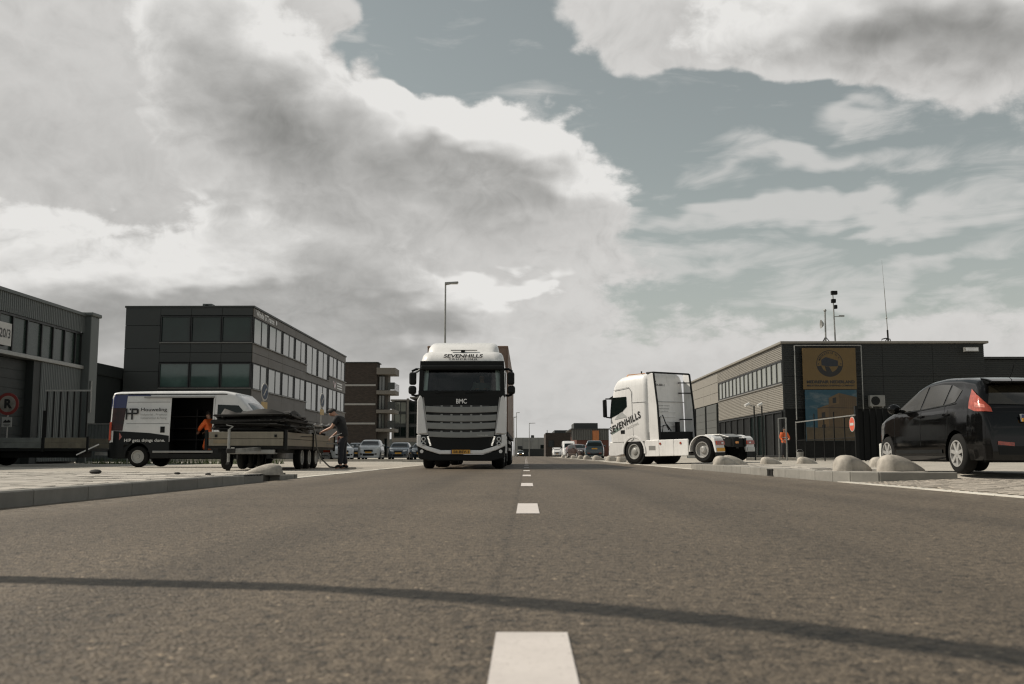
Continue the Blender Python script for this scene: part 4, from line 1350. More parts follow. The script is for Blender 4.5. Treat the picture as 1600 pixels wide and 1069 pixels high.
# ------------------------------------------------------------------ vans
def make_van(name, label, loc, rotz, paint, H=2.52, L=3.0, Lf=None, cut=None, extra=(), group=None, lower=None):
    root = thing(name, label, 'van', loc, rotz, group)
    Lf = Lf or L
    top = [(-L, .55), (-L + .01, H - .22), (-L + .06, H - .07), (-L + .16, H - .02), (-1.5, H), (Lf - 1.75, H), (Lf - 1.35, H - .10), (Lf - .95, H - .50), (Lf - .50, 1.44), (Lf - .30, 1.22), (Lf - .06, .98), (Lf, .55)]
    plan = [(-L, .93), (-L + .05, .985), (-L + .3, 1.01), (Lf - 1.0, 1.01), (Lf - .45, .93), (Lf - .12, .78), (Lf, .64)]
    a0, a1 = -L + 1.02, Lf - .95
    S = Shell(-L, Lf, top, plan, .30, 1.3, .10, H, (a0, a1), .43, .80, .10, 16, extra=extra, cut=cut, zmid=.9, bulge=.012, crown=.05)
    S.body('body', paint, root, lower=lower)
    for y_ in (a0, a1):
        for s_ in (-1, 1):
            wheel(root, (s_ * .88, y_, .345), .345, .22, s_, 'steel', MA['hub'])
    MB().box(-.85, .85, -L + .1, Lf - .15, .28, .50).build('underbody', MA['blk'], root)
    S.press('F', [[(-.72, 1.46), (0, 1.48), (.72, 1.46)], [(-.66, H - .42), (0, H - .38), (.66, H - .42)]], .008, 6).build('windscreen', MA['glass'], root, 60)
    for sd, s_ in (('L', -1), ('R', 1)):
        S.press(sd, [[(Lf - .78, 1.40), (Lf - 1.2, 1.38), (Lf - 1.95, 1.38)], [(Lf - .98, 1.72), (Lf - 1.25, 2.02), (Lf - 1.95, 2.05)]], .008, 5).build('side_window', MA['glass'], root, 60)
        m_ = MB().box(s_ * 1.16 - .09, s_ * 1.16 + .09, Lf - 1.08, Lf - .98, 1.34, 1.78).bar((s_ * .95, Lf - 1.0, 1.40), (s_ * 1.12, Lf - 1.02, 1.44), .06)
        m_.build('wing_mirror', MA['blk'], root, bevel=.03)
        S.press('F', [[(s_ * .40, .86), (s_ * .60, .88)], [(s_ * .46, 1.08), (s_ * .66, 1.12)]], .012, 3).build('headlight', MA['lampw'], root, 60)
        S.press('B', [[(s_ * .80, .82), (s_ * .92, .82)], [(s_ * .80, 1.45), (s_ * .915, 1.45)]], .02, 3).build('tail_lamp', MA['red'], root, 60)
    S.press('F', [[(-.42, .70), (.42, .70)], [(-.42, .92), (.42, .92)]], .01, 4).build('grille', MA['blk'], root)
    S.press('F', [[(-.26, .52), (.26, .52)], [(-.26, .63), (.26, .63)]], .02, 2).build('number_plate', MA['plate'], root)
    S.press('B', [[(-.95, .32), (.95, .32)], [(-.95, .62), (.95, .62)]], .05, 6).build('rear_bumper', MA['blk'], root, 60)
    return root, S


OY0, OY1, OZ0, OZ1 = -.92, .50, .50, 2.28


def door_cut(c):
    return c.x > .5 and OY0 < c.y < OY1 and OZ0 - .03 < c.z < OZ1


VX, VY = -10.76, 33.7
van, S = make_van('panel_van', 'white and black panel van with blue rear top and open side door', (VX, VY, 0), rad(-93), MA['vanw'], Lf=2.6, cut=door_cut, extra=(OY0, OY1), lower=(.86, MA['vanb']))
# interior seen through the open sliding door: floor, far wall, bulkhead
MB().box(-.92, .93, -2.85, .95, .50, .54).build('load_floor', MA['blk'], van)
MB().box(-.93, -.90, -2.85, .95, .54, 2.40).box(-.93, .90, .93, .95, .54, 2.40).box(-.93, .90, -2.86, -2.84, .54, 2.40).box(-.92, .92, -2.85, .95, 2.38, 2.41).build('lining', MA['blk'], van)
rk = MB()
for z in (.9, 1.3, 1.7):
    rk.box(-.88, -.45, -2.6, .3, z, z + .03)
for y_ in (-2.6, -1.6, -.6, .28):
    rk.box(-.9, -.45, y_, y_ + .03, .54, 1.95)
rk.build('shelving', mat('shelf_dark', (.03, .03, .03), .6), van)
MB().box(.95, 1.045, OY0 - .55, OY1 + .06, .47, .54).build('door_step', MA['steel'], van, bevel=.01)
MB().box(.965, 1.03, OY0 - .9, OY1 + .05, 2.275, 2.33).build('door_rail', MA['steel'], van, bevel=.008)
# livery on the visible side
S.press('R', [[(-2.985, .31), (-1.6, .31), (OY0 - .02, .31)], [(-2.985, 1.20), (-1.6, 1.12), (OY0 - .02, 1.03)]], .006, 8).build('livery_panel', MA['vanb'], van, 60, label='black lower livery panel')
S.press('R', [[(OY1 + .02, .31), (2.5, .31)], [(OY1 + .02, .62), (2.5, .62)]], .006, 8).build('livery_panel', MA['vanb'], van, 60)
S.press('R', [[(-2.985, 1.20), (-2.52, 1.19)], [(-2.975, 1.95), (-2.45, 1.95)]], .007, 6).build('livery_panel', mat('van_dark_red', (.030, .012, .012), .4, var=.6, scale=5), van, 60)
S.press('R', [[(-2.975, 1.95), (-2.45, 1.95)], [(-2.955, 2.40), (-2.42, 2.40)]], .007, 6).build('livery_panel', MA['vanblue'], van, 60, label='blue rear top corner')
S.press('R', [[(-2.42, 2.34), (-1.62, 2.34)], [(-2.42, 2.42), (-1.70, 2.42)]], .007, 4).build('livery_panel', MA['vanblue'], van, 60)
S.press('R', [[(-2.62, .88), (-2.52, 1.0)], [(-2.62, 1.14), (-2.535, 1.01)]], .012, 3).build('reflector', MA['red'], van)
S.press('R', [[(-2.985, .88), (-2.90, .88)], [(-2.985, 1.48), (-2.90, 1.48)]], .02, 3).build('tail_lamp', MA['red'], van, 60)
for z in (1.42, 2.13):
    S.press('R', [[(-2.40, z), (OY0 - .05, z)], [(-2.40, z + .018), (OY0 - .05, z + .018)]], .004, 6).build('body_crease', mat('seam_grey', (.25, .25, .25), .5), van)
S.press('R', [[(-1.24, 1.13), (-1.09, 1.13)], [(-1.24, 1.33), (-1.09, 1.33)]], .012, 3).build('door_handle', MA['blk'], van)
S.press('R', [[(OY1 + .05, .62), (OY1 + .062, .62)], [(OY1 + .05, 2.25), (OY1 + .062, 2.25)]], .004, 5).build('door_seam', MA['textg'], van)
X_ = 1.022
# emblem H-P built from strokes
e = MB()
for (a, b, c_, d_) in ((-2.43, -2.375, 1.56, 1.93), (-2.24, -2.185, 1.56, 1.93), (-2.375, -2.24, 1.735, 1.79)):
    e.box(X_ - .004, X_ + .006, a, b, c_, d_)
for (a, b, c_, d_) in ((-2.185, -2.03, 1.87, 1.93), (-2.185, -2.03, 1.735, 1.79), (-2.06, -1.99, 1.76, 1.905)):
    e.box(X_ - .004, X_ + .006, a, b, c_, d_)
e.box(X_ - .004, X_ + .006, -2.30, -2.255, 1.87, 1.93)
e.build('emblem', MA['text'], van)
lettering('Houweling', (X_, -1.48, 1.80), (0, 1, 0), (0, 0, 1), .15, MA['text'], van, width=.88, bold=.015)
lettering('Industrial . Projects', (X_, -1.48, 1.675), (0, 1, 0), (0, 0, 1), .085, MA['textg'], van, width=.88)
lettering('Construction & Piping', (X_, -1.48, 1.56), (0, 1, 0), (0, 0, 1), .09, MA['textg'], van, width=.88)
lettering('HIP gets things done.', (X_, -1.75, .80), (0, 1, 0), (0, 0, 1), .13, MA['textw'], van, width=1.38, bold=.012, off=.012)

make_van('delivery_van', 'tall white delivery van facing the camera among distant parked vehicles', (6.75, 160, .08), rad(180), MA['vanw'], group=FK)
make_van('delivery_van', 'small white van left of the tall delivery van in the distance', (6.9, 225, .05), rad(180), MA['vanw'], H=2.0, L=2.4, group=FK)


# ------------------------------------------------------------------ white lorry coming towards the camera
T_ = thing('white_truck', 'white truck with dark slatted grille driving towards the camera in the left lane', 'truck', (-1.84, 28.4, 0))
sec = [  # z, half width, front y, back y, corner radius
    (.62, 1.20, .05, 2.2, .25), (.95, 1.245, .0, 2.25, .28), (1.5, 1.25, .0, 2.3, .26), (2.02, 1.25, .02, 2.3, .26), (2.10, 1.25, .03, 2.3, .26), (2.20, 1.245, .05, 2.3, .26),
    (2.45, 1.235, .11, 2.3, .26), (2.70, 1.225, .17, 2.3, .26), (2.84, 1.22, .20, 2.3, .26), (2.98, 1.215, .22, 2.3, .26), (3.12, 1.205, .24, 2.3, .27), (3.28, 1.17, .32, 2.3, .30),
    (3.37, 1.12, .45, 2.3, .33), (3.40, 1.04, .52, 2.3, .30), (3.52, 1.03, .62, 2.3, .28), (3.64, .99, .85, 2.3, .27), (3.71, .93, 1.05, 2.3, .24), (3.745, .80, 1.3, 2.2, .22)]
loops = [rrect(-w, w, a, b, z, r_, 5) for z, w, a, b, r_ in sec]
cab = MB().loft(loops, skip=lambda c: c.y < .3 and 2.20 < c.z < 2.84 and abs(c.x) < 1.0)
cab = cab.build('cab', MA['white'], T_, 32)
# windscreen opening with the driver's space behind it
MB().box(-1.15, 1.15, 1.5, 1.55, 1.9, 3.0).box(-1.15, 1.15, .5, 1.5, 1.88, 1.92).box(-1.15, -1.12, .3, 1.5, 1.9, 3.0).box(1.12, 1.15, .3, 1.5, 1.9, 3.0).box(-1.15, 1.15, .4, 1.5, 2.98, 3.0).build('cab_lining', MA['blk'], T_)
MB().box(-1.05, 1.05, .22, .62, 2.12, 2.26).build('dashboard', MA['blk'], T_, bevel=.05)
for x in (-.55, .55):
    MB().box(x - .24, x + .24, 1.05, 1.3, 1.95, 2.75).build('seat', MA['cloth'], T_, bevel=.08)
gl = MB()
n_ = 12
vs = []
for z, yf in ((2.20, .045), (2.45, .105), (2.70, .165), (2.85, .195)):
    for i in range(n_ + 1):
        x = -1.09 + 2.18 * i / n_
        vs.append((x, yf - .004 + .10 * max(0, abs(x) - .95), z))
gl.add(vs, [(j * 13 + i, j * 13 + i + 1, (j + 1) * 13 + i + 1, (j + 1) * 13 + i) for j in range(3) for i in range(12)])
gl.build('windscreen', clear_glass('windscreen_glass', (.72, .82, .78), .80), T_, 60)


def front_panel(pts, y0, y1, name, m, parent=T_, bevel=.01):
    """plate on the front: outline in x,z"""
    return MB().prism(pts, 'y', y0, y1).build(name, m, parent, bevel=bevel)


front_panel([(-1.215, 2.83), (1.215, 2.83), (1.205, 3.09), (-1.205, 3.09)], .13, .30, 'visor_band', MA['blk'])
MB().prism([(-1.18, 2.82), (1.18, 2.82), (1.19, 2.96), (-1.19, 2.96)], 'y', .02, .15).build('sun_visor', MA['blk'], T_, bevel=.04)
for s_ in (-1, 1):
    MB().box(s_ * 1.0 - .10, s_ * 1.0 + .10, .20, .24, 3.06, 3.10).build('position_lamp', MA['lampw'], T_)
    front_panel([(s_ * 1.10, 2.15), (s_ * 1.235, 2.15), (s_ * 1.215, 2.86), (s_ * 1.10, 2.86)], .06 if s_ else 0, .30, 'windscreen_pillar', MA['blk'])
front_panel([(-1.235, 2.05), (1.235, 2.05), (1.235, 2.23), (-1.235, 2.23)], -.015, .20, 'scuttle', MA['blk'])
wp = MB().tube([(-.75, -.03, 2.16), (-.2, -.035, 2.19)], .012).tube([(.1, -.03, 2.16), (.65, -.035, 2.19)], .012)
wp.build('wiper', MA['blk'], T_)
front_panel([(-.93, .86), (.93, .86), (1.08, 2.06), (-1.08, 2.06)], -.02, .10, 'grille_backing', MA['blk'])
slatm = mat('grille_grey', (.23, .235, .225), .4, var=.08)
for z0, z1, w0, w1 in ((1.585, 1.76, 1.01, 1.03), (1.34, 1.515, .985, 1.01), (1.115, 1.29, .955, .98), (.885, 1.04, .925, .945)):
    q = MB()
    q.add([], [])
    n_ = 12
    lo, hi = [], []
    for i in range(n_ + 1):
        t_ = -1 + 2 * i / n_
        dz = .03 * t_ * t_
        lo.append((t_ * w0, z0 + dz))
        hi.append((t_ * w1, z1 + dz))
    q.prism(lo + hi[::-1], 'y', -.075, -.02)
    sl_ = q.build('grille_slat', slatm, T_, bevel=.012)
    for k in range(6):
        x = -.70 + .28 * k
        MB().box(x - .10, x + .10, -.045, -.01, z1 + .005, z1 + .055).build('grille_mesh', MA['text'], sl_)
        if k < 5:
            MB().box(x + .11, x + .17, -.06, -.01, z1 + .0, z1 + .045).build('grille_clip', slatm, sl_)
lettering('BMC', (0, -.022, 1.855), (1, 0, 0), (0, 0, 1), .135, mat('badge_chrome', (.75, .74, .72), .3, .6), T_, width=.30, bold=.012, name='badge', off=.02)
lettering('SEVENHILLS', (0.02, .24, 3.19), (1, 0, 0), (0, .35, 1), .115, MA['text'], T_, width=1.14, bold=.035, off=.012, shear=.12)
lettering('TRUCKING', (0.02, .205, 3.118), (1, 0, 0), (0, .35, 1), .052, MA['text'], T_, width=.82, bold=.035, off=.02, spacing=1.4)
MB().box(-.35, .42, .44, .50, 3.425, 3.445).box(-.05, .06, .42, .52, 3.37, 3.43).build('roof_aerial', MA['blk'], T_)
# white bumper frame (a U), lamps and lower apron
out_ = [(-1.262, .97), (-1.262, .66), (-.98, .53), (-.62, .42), (.62, .42), (.98, .53), (1.262, .66), (1.262, .97)]
inn_ = [(1.14, .97), (1.14, .74), (.95, .645), (.58, .535), (-.58, .535), (-.95, .645), (-1.14, .74), (-1.14, .97)]
q = MB()
o8 = [Vector((a, -.06, b)) for a, b in out_]
i8 = [Vector((a, -.06, b)) for a, b in inn_[::-1]]
vs = o8 + i8 + [p + Vector((0, .35, 0)) for p in o8] + [p + Vector((0, .35, 0)) for p in i8]
fs = []
for k in range(7):
    fs += [(k, k + 1, 8 + k + 1, 8 + k), (16 + k, 24 + k, 24 + k + 1, 16 + k + 1), (k, 16 + k, 16 + k + 1, k + 1), (8 + k, 8 + k + 1, 24 + k + 1, 24 + k)]
fs += [(0, 8, 24, 16), (7, 23, 31, 15)]
q.add(vs, fs).build('bumper_frame', MA['white'], T_, bevel=.025)
front_panel([(-1.14, .97), (-1.14, .74), (-.95, .645), (-.58, .535), (.58, .535), (.95, .645), (1.14, .74), (1.14, .97)], -.03, .2, 'bumper_backing', MA['blk'])
front_panel([(-1.255, .655), (-.98, .525), (-.62, .415), (.62, .415), (.98, .525), (1.255, .655), (1.22, .30), (.9, .23), (-.9, .23), (-1.22, .30)], -.02, .5, 'lower_apron', MA['blk'], bevel=.03)
for s_ in (-1, 1):
    for z in (.82, .69):
        hl = MB().lathe([(.062, 0), (.062, .05), (.045, .055), (.03, .03)], (s_ * 1.07, -.02, z + .03), 'y', 16, -1).build('headlight', MA['lampw'], T_, 40)
    front_panel([(s_ * 1.135, .95), (s_ * 1.135, .71), (s_ * .98, .66), (s_ * .88, .94)], -.05, -.03, 'lamp_unit', MA['glass'])
    led = MB()
    for k in range(7):
        led.box(s_ * (.945 - .012 * k) - .022, s_ * (.945 - .012 * k) + .022, -.07, -.05, .895 - .038 * k, .92 - .038 * k)
    led.build('running_light', emis('running_led', (1, .95, .84), .75), T_)
    MB().lathe([(.05, 0), (.05, .03)], (s_ * 1.12, -.02, .50), 'y', 12, -1).build('fog_lamp', MA['lampw'], T_)
    # white corner deflectors beside the grille
    front_panel([(s_ * 1.27, .99), (s_ * .965, 1.0), (s_ * 1.12, 2.04), (s_ * 1.19, 2.10), (s_ * 1.265, 1.95)], -.045, .25, 'corner_deflector', MA['white'], bevel=.03)
    # mirrors
    mr = MB().box(s_ * 1.41 - .10, s_ * 1.41 + .10, .02, .20, 2.40, 2.76).build('wing_mirror', MA['blk'], T_, bevel=.05)
    MB().box(s_ * 1.42 - .11, s_ * 1.42 + .11, .02, .22, 2.13, 2.37).build('wide_mirror', MA['blk'], mr, bevel=.06)
    MB().tube([(s_ * 1.18, .35, 2.86), (s_ * 1.33, .22, 2.86), (s_ * 1.43, .14, 2.80), (s_ * 1.43, .13, 2.74)], .035, 8).tube([(s_ * 1.20, .35, 2.12), (s_ * 1.33, .2, 2.09), (s_ * 1.43, .14, 2.12), (s_ * 1.43, .13, 2.18)], .035, 8).build('mirror_arm', MA['blk'], mr, 50)
    wheel(T_, (s_ * 1.04, 1.42, .50), .50, .31, s_, 'truck', MA['hub'])
    wheel(T_, (s_ * .95, 5.05, .50), .50, .50, s_, 'truck', MA['hub'])
    MB().lathe([(.60, -.14), (.60, .16), (.56, .18), (.56, -.14)], (s_ * 1.04, 1.42, .52), 'x', 24, s_)
    MB().box(s_ * 1.18 - .04, s_ * 1.18 + .04, 2.2, 4.2, .45, 1.1).build('side_skirt', MA['white'], T_, bevel=.02)
MB().tube([(-1.22, .2, 2.84), (-1.40, .12, 2.70)], .03).build('kerb_mirror', MA['gal'], T_)
MB().box(-.45, .45, .4, 6.0, .62, .98).build('chassis_frame', MA['chassis'], T_)
MB().box(-1.2, 1.2, 1.9, 2.3, .55, .7).build('step_well', MA['chassis'], T_)
MB().box(1.24, 1.252, .75, 1.75, 2.15, 2.85).box(-1.252, -1.24, .75, 1.75, 2.15, 2.85).build('side_window', MA['glass'], T_)
pl = MB().box(-.26, .26, -.085, -.06, .435, .545).build('number_plate', MA['plate'], T_)
MB().box(-.29, -.26, -.084, -.06, .435, .545).build('plate_band', MA['vanblue'], pl)
lettering('58-BSV-1', (.01, -.086, .455), (1, 0, 0), (0, 0, 1), .07, MA['text'], pl, width=.44, bold=.02)
lettering('TUGRA 480', (.60, -.076, .945), (1, 0, 0), (0, 0, 1), .022, MA['textw'], T_, width=.32, off=.003)
# trailer it pulls
TR = thing('semi_trailer', 'brown box trailer pulled by the white truck, its side showing at the right', 'trailer', (-1.84, 31.3, 0))
brown = mat('trailer_brown', (.20, .135, .10), .6, var=.18, scale=1.2, streak=.5)
for k in range(10):
    MB().box(1.235, 1.275, 1.36 * k + .012, 1.36 * k + 1.348, 1.12, 3.76).build('side_panel', brown, TR, bevel=.01)
    MB().box(-1.275, -1.235, 1.36 * k + .012, 1.36 * k + 1.348, 1.12, 3.76).build('side_panel', brown, TR, bevel=.01)
MB().box(-1.235, 1.235, .0, .04, 1.1, 3.78).build('end_panel', brown, TR)
MB().box(-1.235, 1.235, 13.56, 13.6, 1.1, 3.78).build('end_panel', brown, TR)
MB().box(-1.28, 1.28, -.02, 13.62, 3.76, 3.83).build('roof', brown, TR, bevel=.02)
MB().box(-1.27, 1.27, .0, 13.6, 1.0, 1.12).box(-.5, -.3, 1, 13, .7, 1.0).box(.3, .5, 1, 13, .7, 1.0).build('chassis_frame', MA['chassis'], TR)
for s_ in (-1, 1):
    MB().box(s_ * 1.22 - .02, s_ * 1.22 + .02, 3.9, 8.4, .55, .65).box(s_ * 1.22 - .02, s_ * 1.22 + .02, 3.9, 8.4, .80, .90).build('side_guard', MA['gal'], TR)
    MB().box(s_ * .9 - .08, s_ * .9 + .08, 3.2, 3.36, .12, 1.0).build('landing_leg', MA['steel'], TR)
    for y_ in (9.2, 10.5, 11.8):
        wheel(TR, (s_ * 1.06, y_, .50), .50, .36, s_, 'truck', MA['hub'])

# ------------------------------------------------------------------ parked white tractor unit on the right (y forward)
th = rad(41)
TC = thing('tractor_unit', 'parked white tractor unit without trailer, seen from behind its left side', 'truck', (5.58, 43.9, .045), th, tilt=(rad(-1.0), rad(-1.0)))
wm = MA['white']
sec = [(.95, 1.235, -.86, 1.42, .22), (1.3, 1.25, -.86, 1.45, .22), (1.9, 1.25, -.86, 1.43, .22), (2.2, 1.245, -.86, 1.40, .22), (2.85, 1.235, -.86, 1.30, .24), (3.05, 1.225, -.86, 1.27, .25),
       (3.35, 1.215, -.86, 1.20, .26), (3.58, 1.19, -.86, 1.06, .28), (3.74, 1.12, -.86, .82, .30), (3.84, .95, -.84, .45, .28)]
MB().loft([rrect(-w, w, a, b, z, r_, 5) for z, w, a, b, r_ in sec]).build('cab', wm, TC, 32)
MB().prism([(1.46, .98), (1.52, .5), (1.44, .32), (1.05, .32), (.62, .40), (.60, .98)], 'x', -1.22, 1.22).build('front_bumper', wm, TC, bevel=.05)
MB().prism([(1.455, 1.0), (1.47, 1.0), (1.44, 1.95), (1.42, 1.95)], 'x', -.95, .95).build('grille', MA['blk'], TC)
MB().prism([(1.40, 2.18), (1.43, 2.18), (1.25, 2.86), (1.21, 2.86)], 'x', -1.12, 1.12).build('windscreen', MA['glass'], TC)
MB().prism([(1.20, 2.88), (1.46, 2.84), (1.46, 2.90), (1.16, 3.02)], 'x', -1.15, 1.15).build('sun_visor', MA['blk'], TC)
for s_ in (-1, 1):
    sx_ = s_ * 1.252
    lo, hi = sorted((sx_ - s_ * .02, sx_ + s_ * .006))
    # side window (kinked lower edge) with black surround
    MB().prism([(1.26, 2.02), (.62, 2.24), (.32, 2.48), (.34, 2.90), (1.10, 2.90), (1.30, 2.30)], 'x', lo, hi).build('side_window', MA['glass'], TC)
    MB().prism([(1.34, 2.02), (1.26, 1.98), (1.26, 2.04), (1.30, 2.32), (1.12, 2.92), (1.20, 2.92)], 'x', lo, hi + .002 * (s_ > 0)).build('window_surround', MA['blk'], TC)
    lo2, hi2 = sorted((sx_ - s_ * .02, sx_ + s_ * .003))
    # door and locker shut lines
    seam = MB()
    for a, b in (((-.02, 1.05), (.02, 3.10)), ((.02, 3.10), (.18, 3.30)), ((.18, 3.30), (1.06, 3.22)), ((-.02, 1.05), (.15, .98)), ((.52, 1.85), (.52, 1.30)), ((-.82, 2.62), (-.02, 2.62))):
        seam.bar((s_ * 1.246, *a), (s_ * 1.246, *b), .014, .016, up=(1, 0, 0))
    seam.build('door_seam', mat('seam_grey', (.25, .25, .25), .5), TC)
    MB().box(min(s_ * 1.24, s_ * 1.262), max(s_ * 1.24, s_ * 1.262), .48, .72, 1.30, 1.46).build('door_handle', MA['blk'], TC, bevel=.01)
    # side air deflector behind the cab with black trailing edge
    MB().prism([(-.88, .95), (-1.42, .95), (-1.38, 2.4), (-1.22, 3.80), (-.88, 3.86)], 'x', s_ * 1.17 - .02, s_ * 1.17 + .02).build('air_deflector', wm, TC, bevel=.012)
    MB().bar((s_ * 1.17, -1.44, .95), (s_ * 1.17, -1.39, 2.4), .06).bar((s_ * 1.17, -1.39, 2.4), (s_ * 1.17, -1.23, 3.84), .06).build('deflector_edge', MA['blk'], TC)
    for z in (1.3, 1.85, 3.0, 3.45):
        MB().bar((s_ * 1.15, -1.30, z), (s_ * .80, -.88, z + .02), .045).build('deflector_strut', MA['blk'], TC)
    # side skirts
    for a, b in ((-.62, -1.42), (-1.43, -2.22), (-2.23, -2.98)):
        MB().box(s_ * 1.20 - .03, s_ * 1.20 + .03, b, a, .30, .98).build('side_skirt', wm, TC, bevel=.02)
    MB().box(s_ * 1.232 - .004, s_ * 1.232 + .006, -1.22, -.86, .56, .74).build('step_recess', MA['textg'], TC)
    for y_ in (-1.5, -2.6):
        MB().lathe([(.05, 0), (.05, .02)], (s_ * 1.228, y_, .82), 'x', 10, s_).build('side_marker', MA['red'], TC)
    # front wheel arch lip
    lip = []
    for r0, r1, xx in ((.60, .68, 1.26),):
        q = MB()
        nn = 14
        vs = []
        for i in range(nn + 1):
            a = rad(-8 + 196 * i / nn)
            for r_ in (r0, r1):
                for x in (s_ * 1.10, s_ * xx):
                    vs.append((x, r_ * cos(a), .52 + r_ * sin(a)))
        fs = []
        for i in range(nn):
            b_ = 4 * i
            fs += [(b_, b_ + 1, b_ + 5, b_ + 4), (b_ + 2, b_ + 6, b_ + 7, b_ + 3), (b_ + 1, b_ + 3, b_ + 7, b_ + 5), (b_, b_ + 4, b_ + 6, b_ + 2)]
        q.add(vs, fs).build('wheel_arch', wm, TC, 40)
    MB().lathe([(.605, -.35), (.605, .40), (.53, .40), (.50, 0), (.1, .0)], (s_ * .80, 0, .54), 'x', 24, s_).build('arch_liner', MA['blk'], TC)
    wheel(TC, (s_ * 1.07, 0, .52), .52, .32, s_, 'truck', MA['hub'])
    wheel(TC, (s_ * .98, -3.72, .52), .52, .54, s_, 'truck', MA['chrome'])
    # rear mudguard: white arc over the wheel
    q = MB()
    vs = []
    nn = 14
    for i in range(nn + 1):
        a = rad(5 + 182 * i / nn)
        for r_ in (.60, .635):
            for x in (s_ * .70, s_ * 1.255):
                vs.append((x, -3.72 - r_ * cos(a) * 1.05, .52 + r_ * sin(a) * .93))
    fs = []
    for i in range(nn):
        b_ = 4 * i
        fs += [(b_, b_ + 1, b_ + 5, b_ + 4), (b_ + 2, b_ + 6, b_ + 7, b_ + 3), (b_ + 1, b_ + 3, b_ + 7, b_ + 5), (b_, b_ + 4, b_ + 6, b_ + 2)]
    q.add(vs, fs).build('mudguard', wm, TC, 40)
    MB().prism([(-4.36, .40), (-4.44, .40), (-4.36, .95), (-4.22, 1.05), (-4.20, .98)], 'x', s_ * .98 - .28, s_ * .98 + .28).build('mudguard_tail', wm, TC, bevel=.02)
    tl = MB().prism([(-4.415, .70), (-4.47, .70), (-4.44, .86), (-4.385, .86)], 'x', s_ * .98 - .25, s_ * .98 + .25).build('tail_lamp', MA['red'], TC, bevel=.01)
    MB().box(s_ * .90 - .06, s_ * .90 + .06, -4.475, -4.455, .74, .80).build('lamp_lens', MA['lampw'], tl)
    MB().box(s_ * .98 - .24, s_ * .98 + .24, -4.46, -4.44, .44, .58).build('number_plate', MA['plate'] if s_ < 0 else plate_white, TC)
    MB().box(s_ * .98 - .28, s_ * .98 + .28, -4.44, -4.38, .16, .40).build('mud_flap', MA['blk'], TC)
    # mirrors
    MB().box(s_ * 1.36 - .09, s_ * 1.36 + .09, 1.46, 1.60, 2.05, 2.84).build('wing_mirror', MA['blk'], TC, bevel=.05)
    MB().tube([(s_ * 1.20, 1.2, 2.86), (s_ * 1.42, 1.42, 2.86)], .03).tube([(s_ * 1.22, 1.3, 2.02), (s_ * 1.42, 1.42, 2.06)], .03).build('mirror_arm', MA['blk'], TC)
    MB().prism([(1.46, .55), (1.535, .55), (1.51, .80), (1.46, .80)], 'x', s_ * .98 - .22, s_ * .98 + .22).build('headlight', MA['lampw'], TC)
# back wall of the cab: ribs, pipes, hoses
for z in (1.55, 1.75, 1.95, 2.15):
    MB().box(-.75, .55, -.885, -.858, z, z + .05).build('back_rib', wm, TC, bevel=.012)
MB().box(-1.14, 1.14, -.90, -.858, 2.62, 2.635).build('back_seam', mat('seam_grey', (.25, .25, .25), .5), TC)
MB().tube([(-1.20, -.86, 3.84), (-1.16, -1.20, 3.84), (1.16, -1.20, 3.84), (1.20, -.86, 3.84)], .04, 8).build('roof_spoiler_rail', MA['blk'], TC)
MB().box(-1.16, 1.16, -1.30, -.62, .92, 1.32).build('rear_catwalk', MA['chassis'], TC, bevel=.02)
MB().cyl((.45, -1.05, 1.3), (.45, -1.05, 1.75), .11).build('air_filter', MA['blk'], TC, 40)
MB().tube([(-.62, -1.0, 1.3), (-.62, -1.0, 1.95), (-.50, -1.05, 2.05), (-.40, -1.12, 1.7), (-.30, -1.2, 1.4)], .025, 8).tube([(-.5, -1.0, 1.3), (-.45, -1.02, 1.6), (-.30, -1.12, 1.62), (-.15, -1.2, 1.35)], .025, 8).build('air_hose', MA['blk'], TC, 50)
MB().box(-.42, -.30, -5.0 + .35, 1.2, .62, .95).box(.30, .42, -5.0 + .35, 1.2, .62, .95).box(-.42, .42, -4.6, -4.5, .6, .95).build('chassis_frame', MA['chassis'], TC)
MB().box(-1.15, 1.15, -2.95, -.65, .40, .95).build('tank_block', MA['chassis'], TC)
MB().prism([(-3.1, 1.06), (-3.25, 1.14), (-4.0, 1.14), (-4.45, 1.02), (-4.45, .98), (-3.1, .98)], 'x', -.45, .45).build('fifth_wheel', MA['steel'], TC, bevel=.02)
for k in range(3):
    MB().lathe([(.05, 0), (.05, .02)], (-.30 + .1 * k, -4.605, .78), 'y', 10, -1).build('indicator_lamp', MA['amber'], TC)
lettering('SEVENHILLS', (-1.256, .42, 1.63), (0, -1, .36), (0, .22, 1), .30, MA['text'], TC, width=1.95, bold=.026, off=.010, spacing=1.12)
lettering('TRUCKING', (-1.256, .02, 1.56), (0, -1, .30), (0, .15, 1), .10, MA['textg'], TC, width=.75, off=.003, spacing=1.4)
tri = MB().add([(-1.258, 1.28, 1.28), (-1.258, .70, 1.50), (-1.258, .98, 1.62)], [(0, 1, 2)]).build('emblem', mat('emblem_green', (.19, .25, .22), .5), TC)
MB().add([(-1.2575, 1.08, 1.92), (-1.2575, .30, 2.02), (-1.2575, .62, 2.26), (-1.2575, .9, 2.1)], [(0, 1, 2, 3)]).build('emblem', mat('emblem_grey', (.42, .43, .42), .5), TC)
lettering('54-BBR-3', (-.35, -.862, 3.30), (1, 0, 0), (0, 0, 1), .10, MA['text'], TC, width=.55, bold=.01, off=.004)
for k, tx in enumerate(('Sevenhills Transport', 'International', 'Trucking')):
    lettering(tx, (-.2, -.862, 2.42 - .12 * k), (1, 0, 0), (0, 0, 1), .07, MA['textg'], TC, width=.8 - .1 * k, off=.004)
MB().tube([(-1.0, .55, 3.72), (-.95, .45, 3.86), (0, .3, 3.95)], .02).build('roof_lamp_bar', MA['amber'], TC)
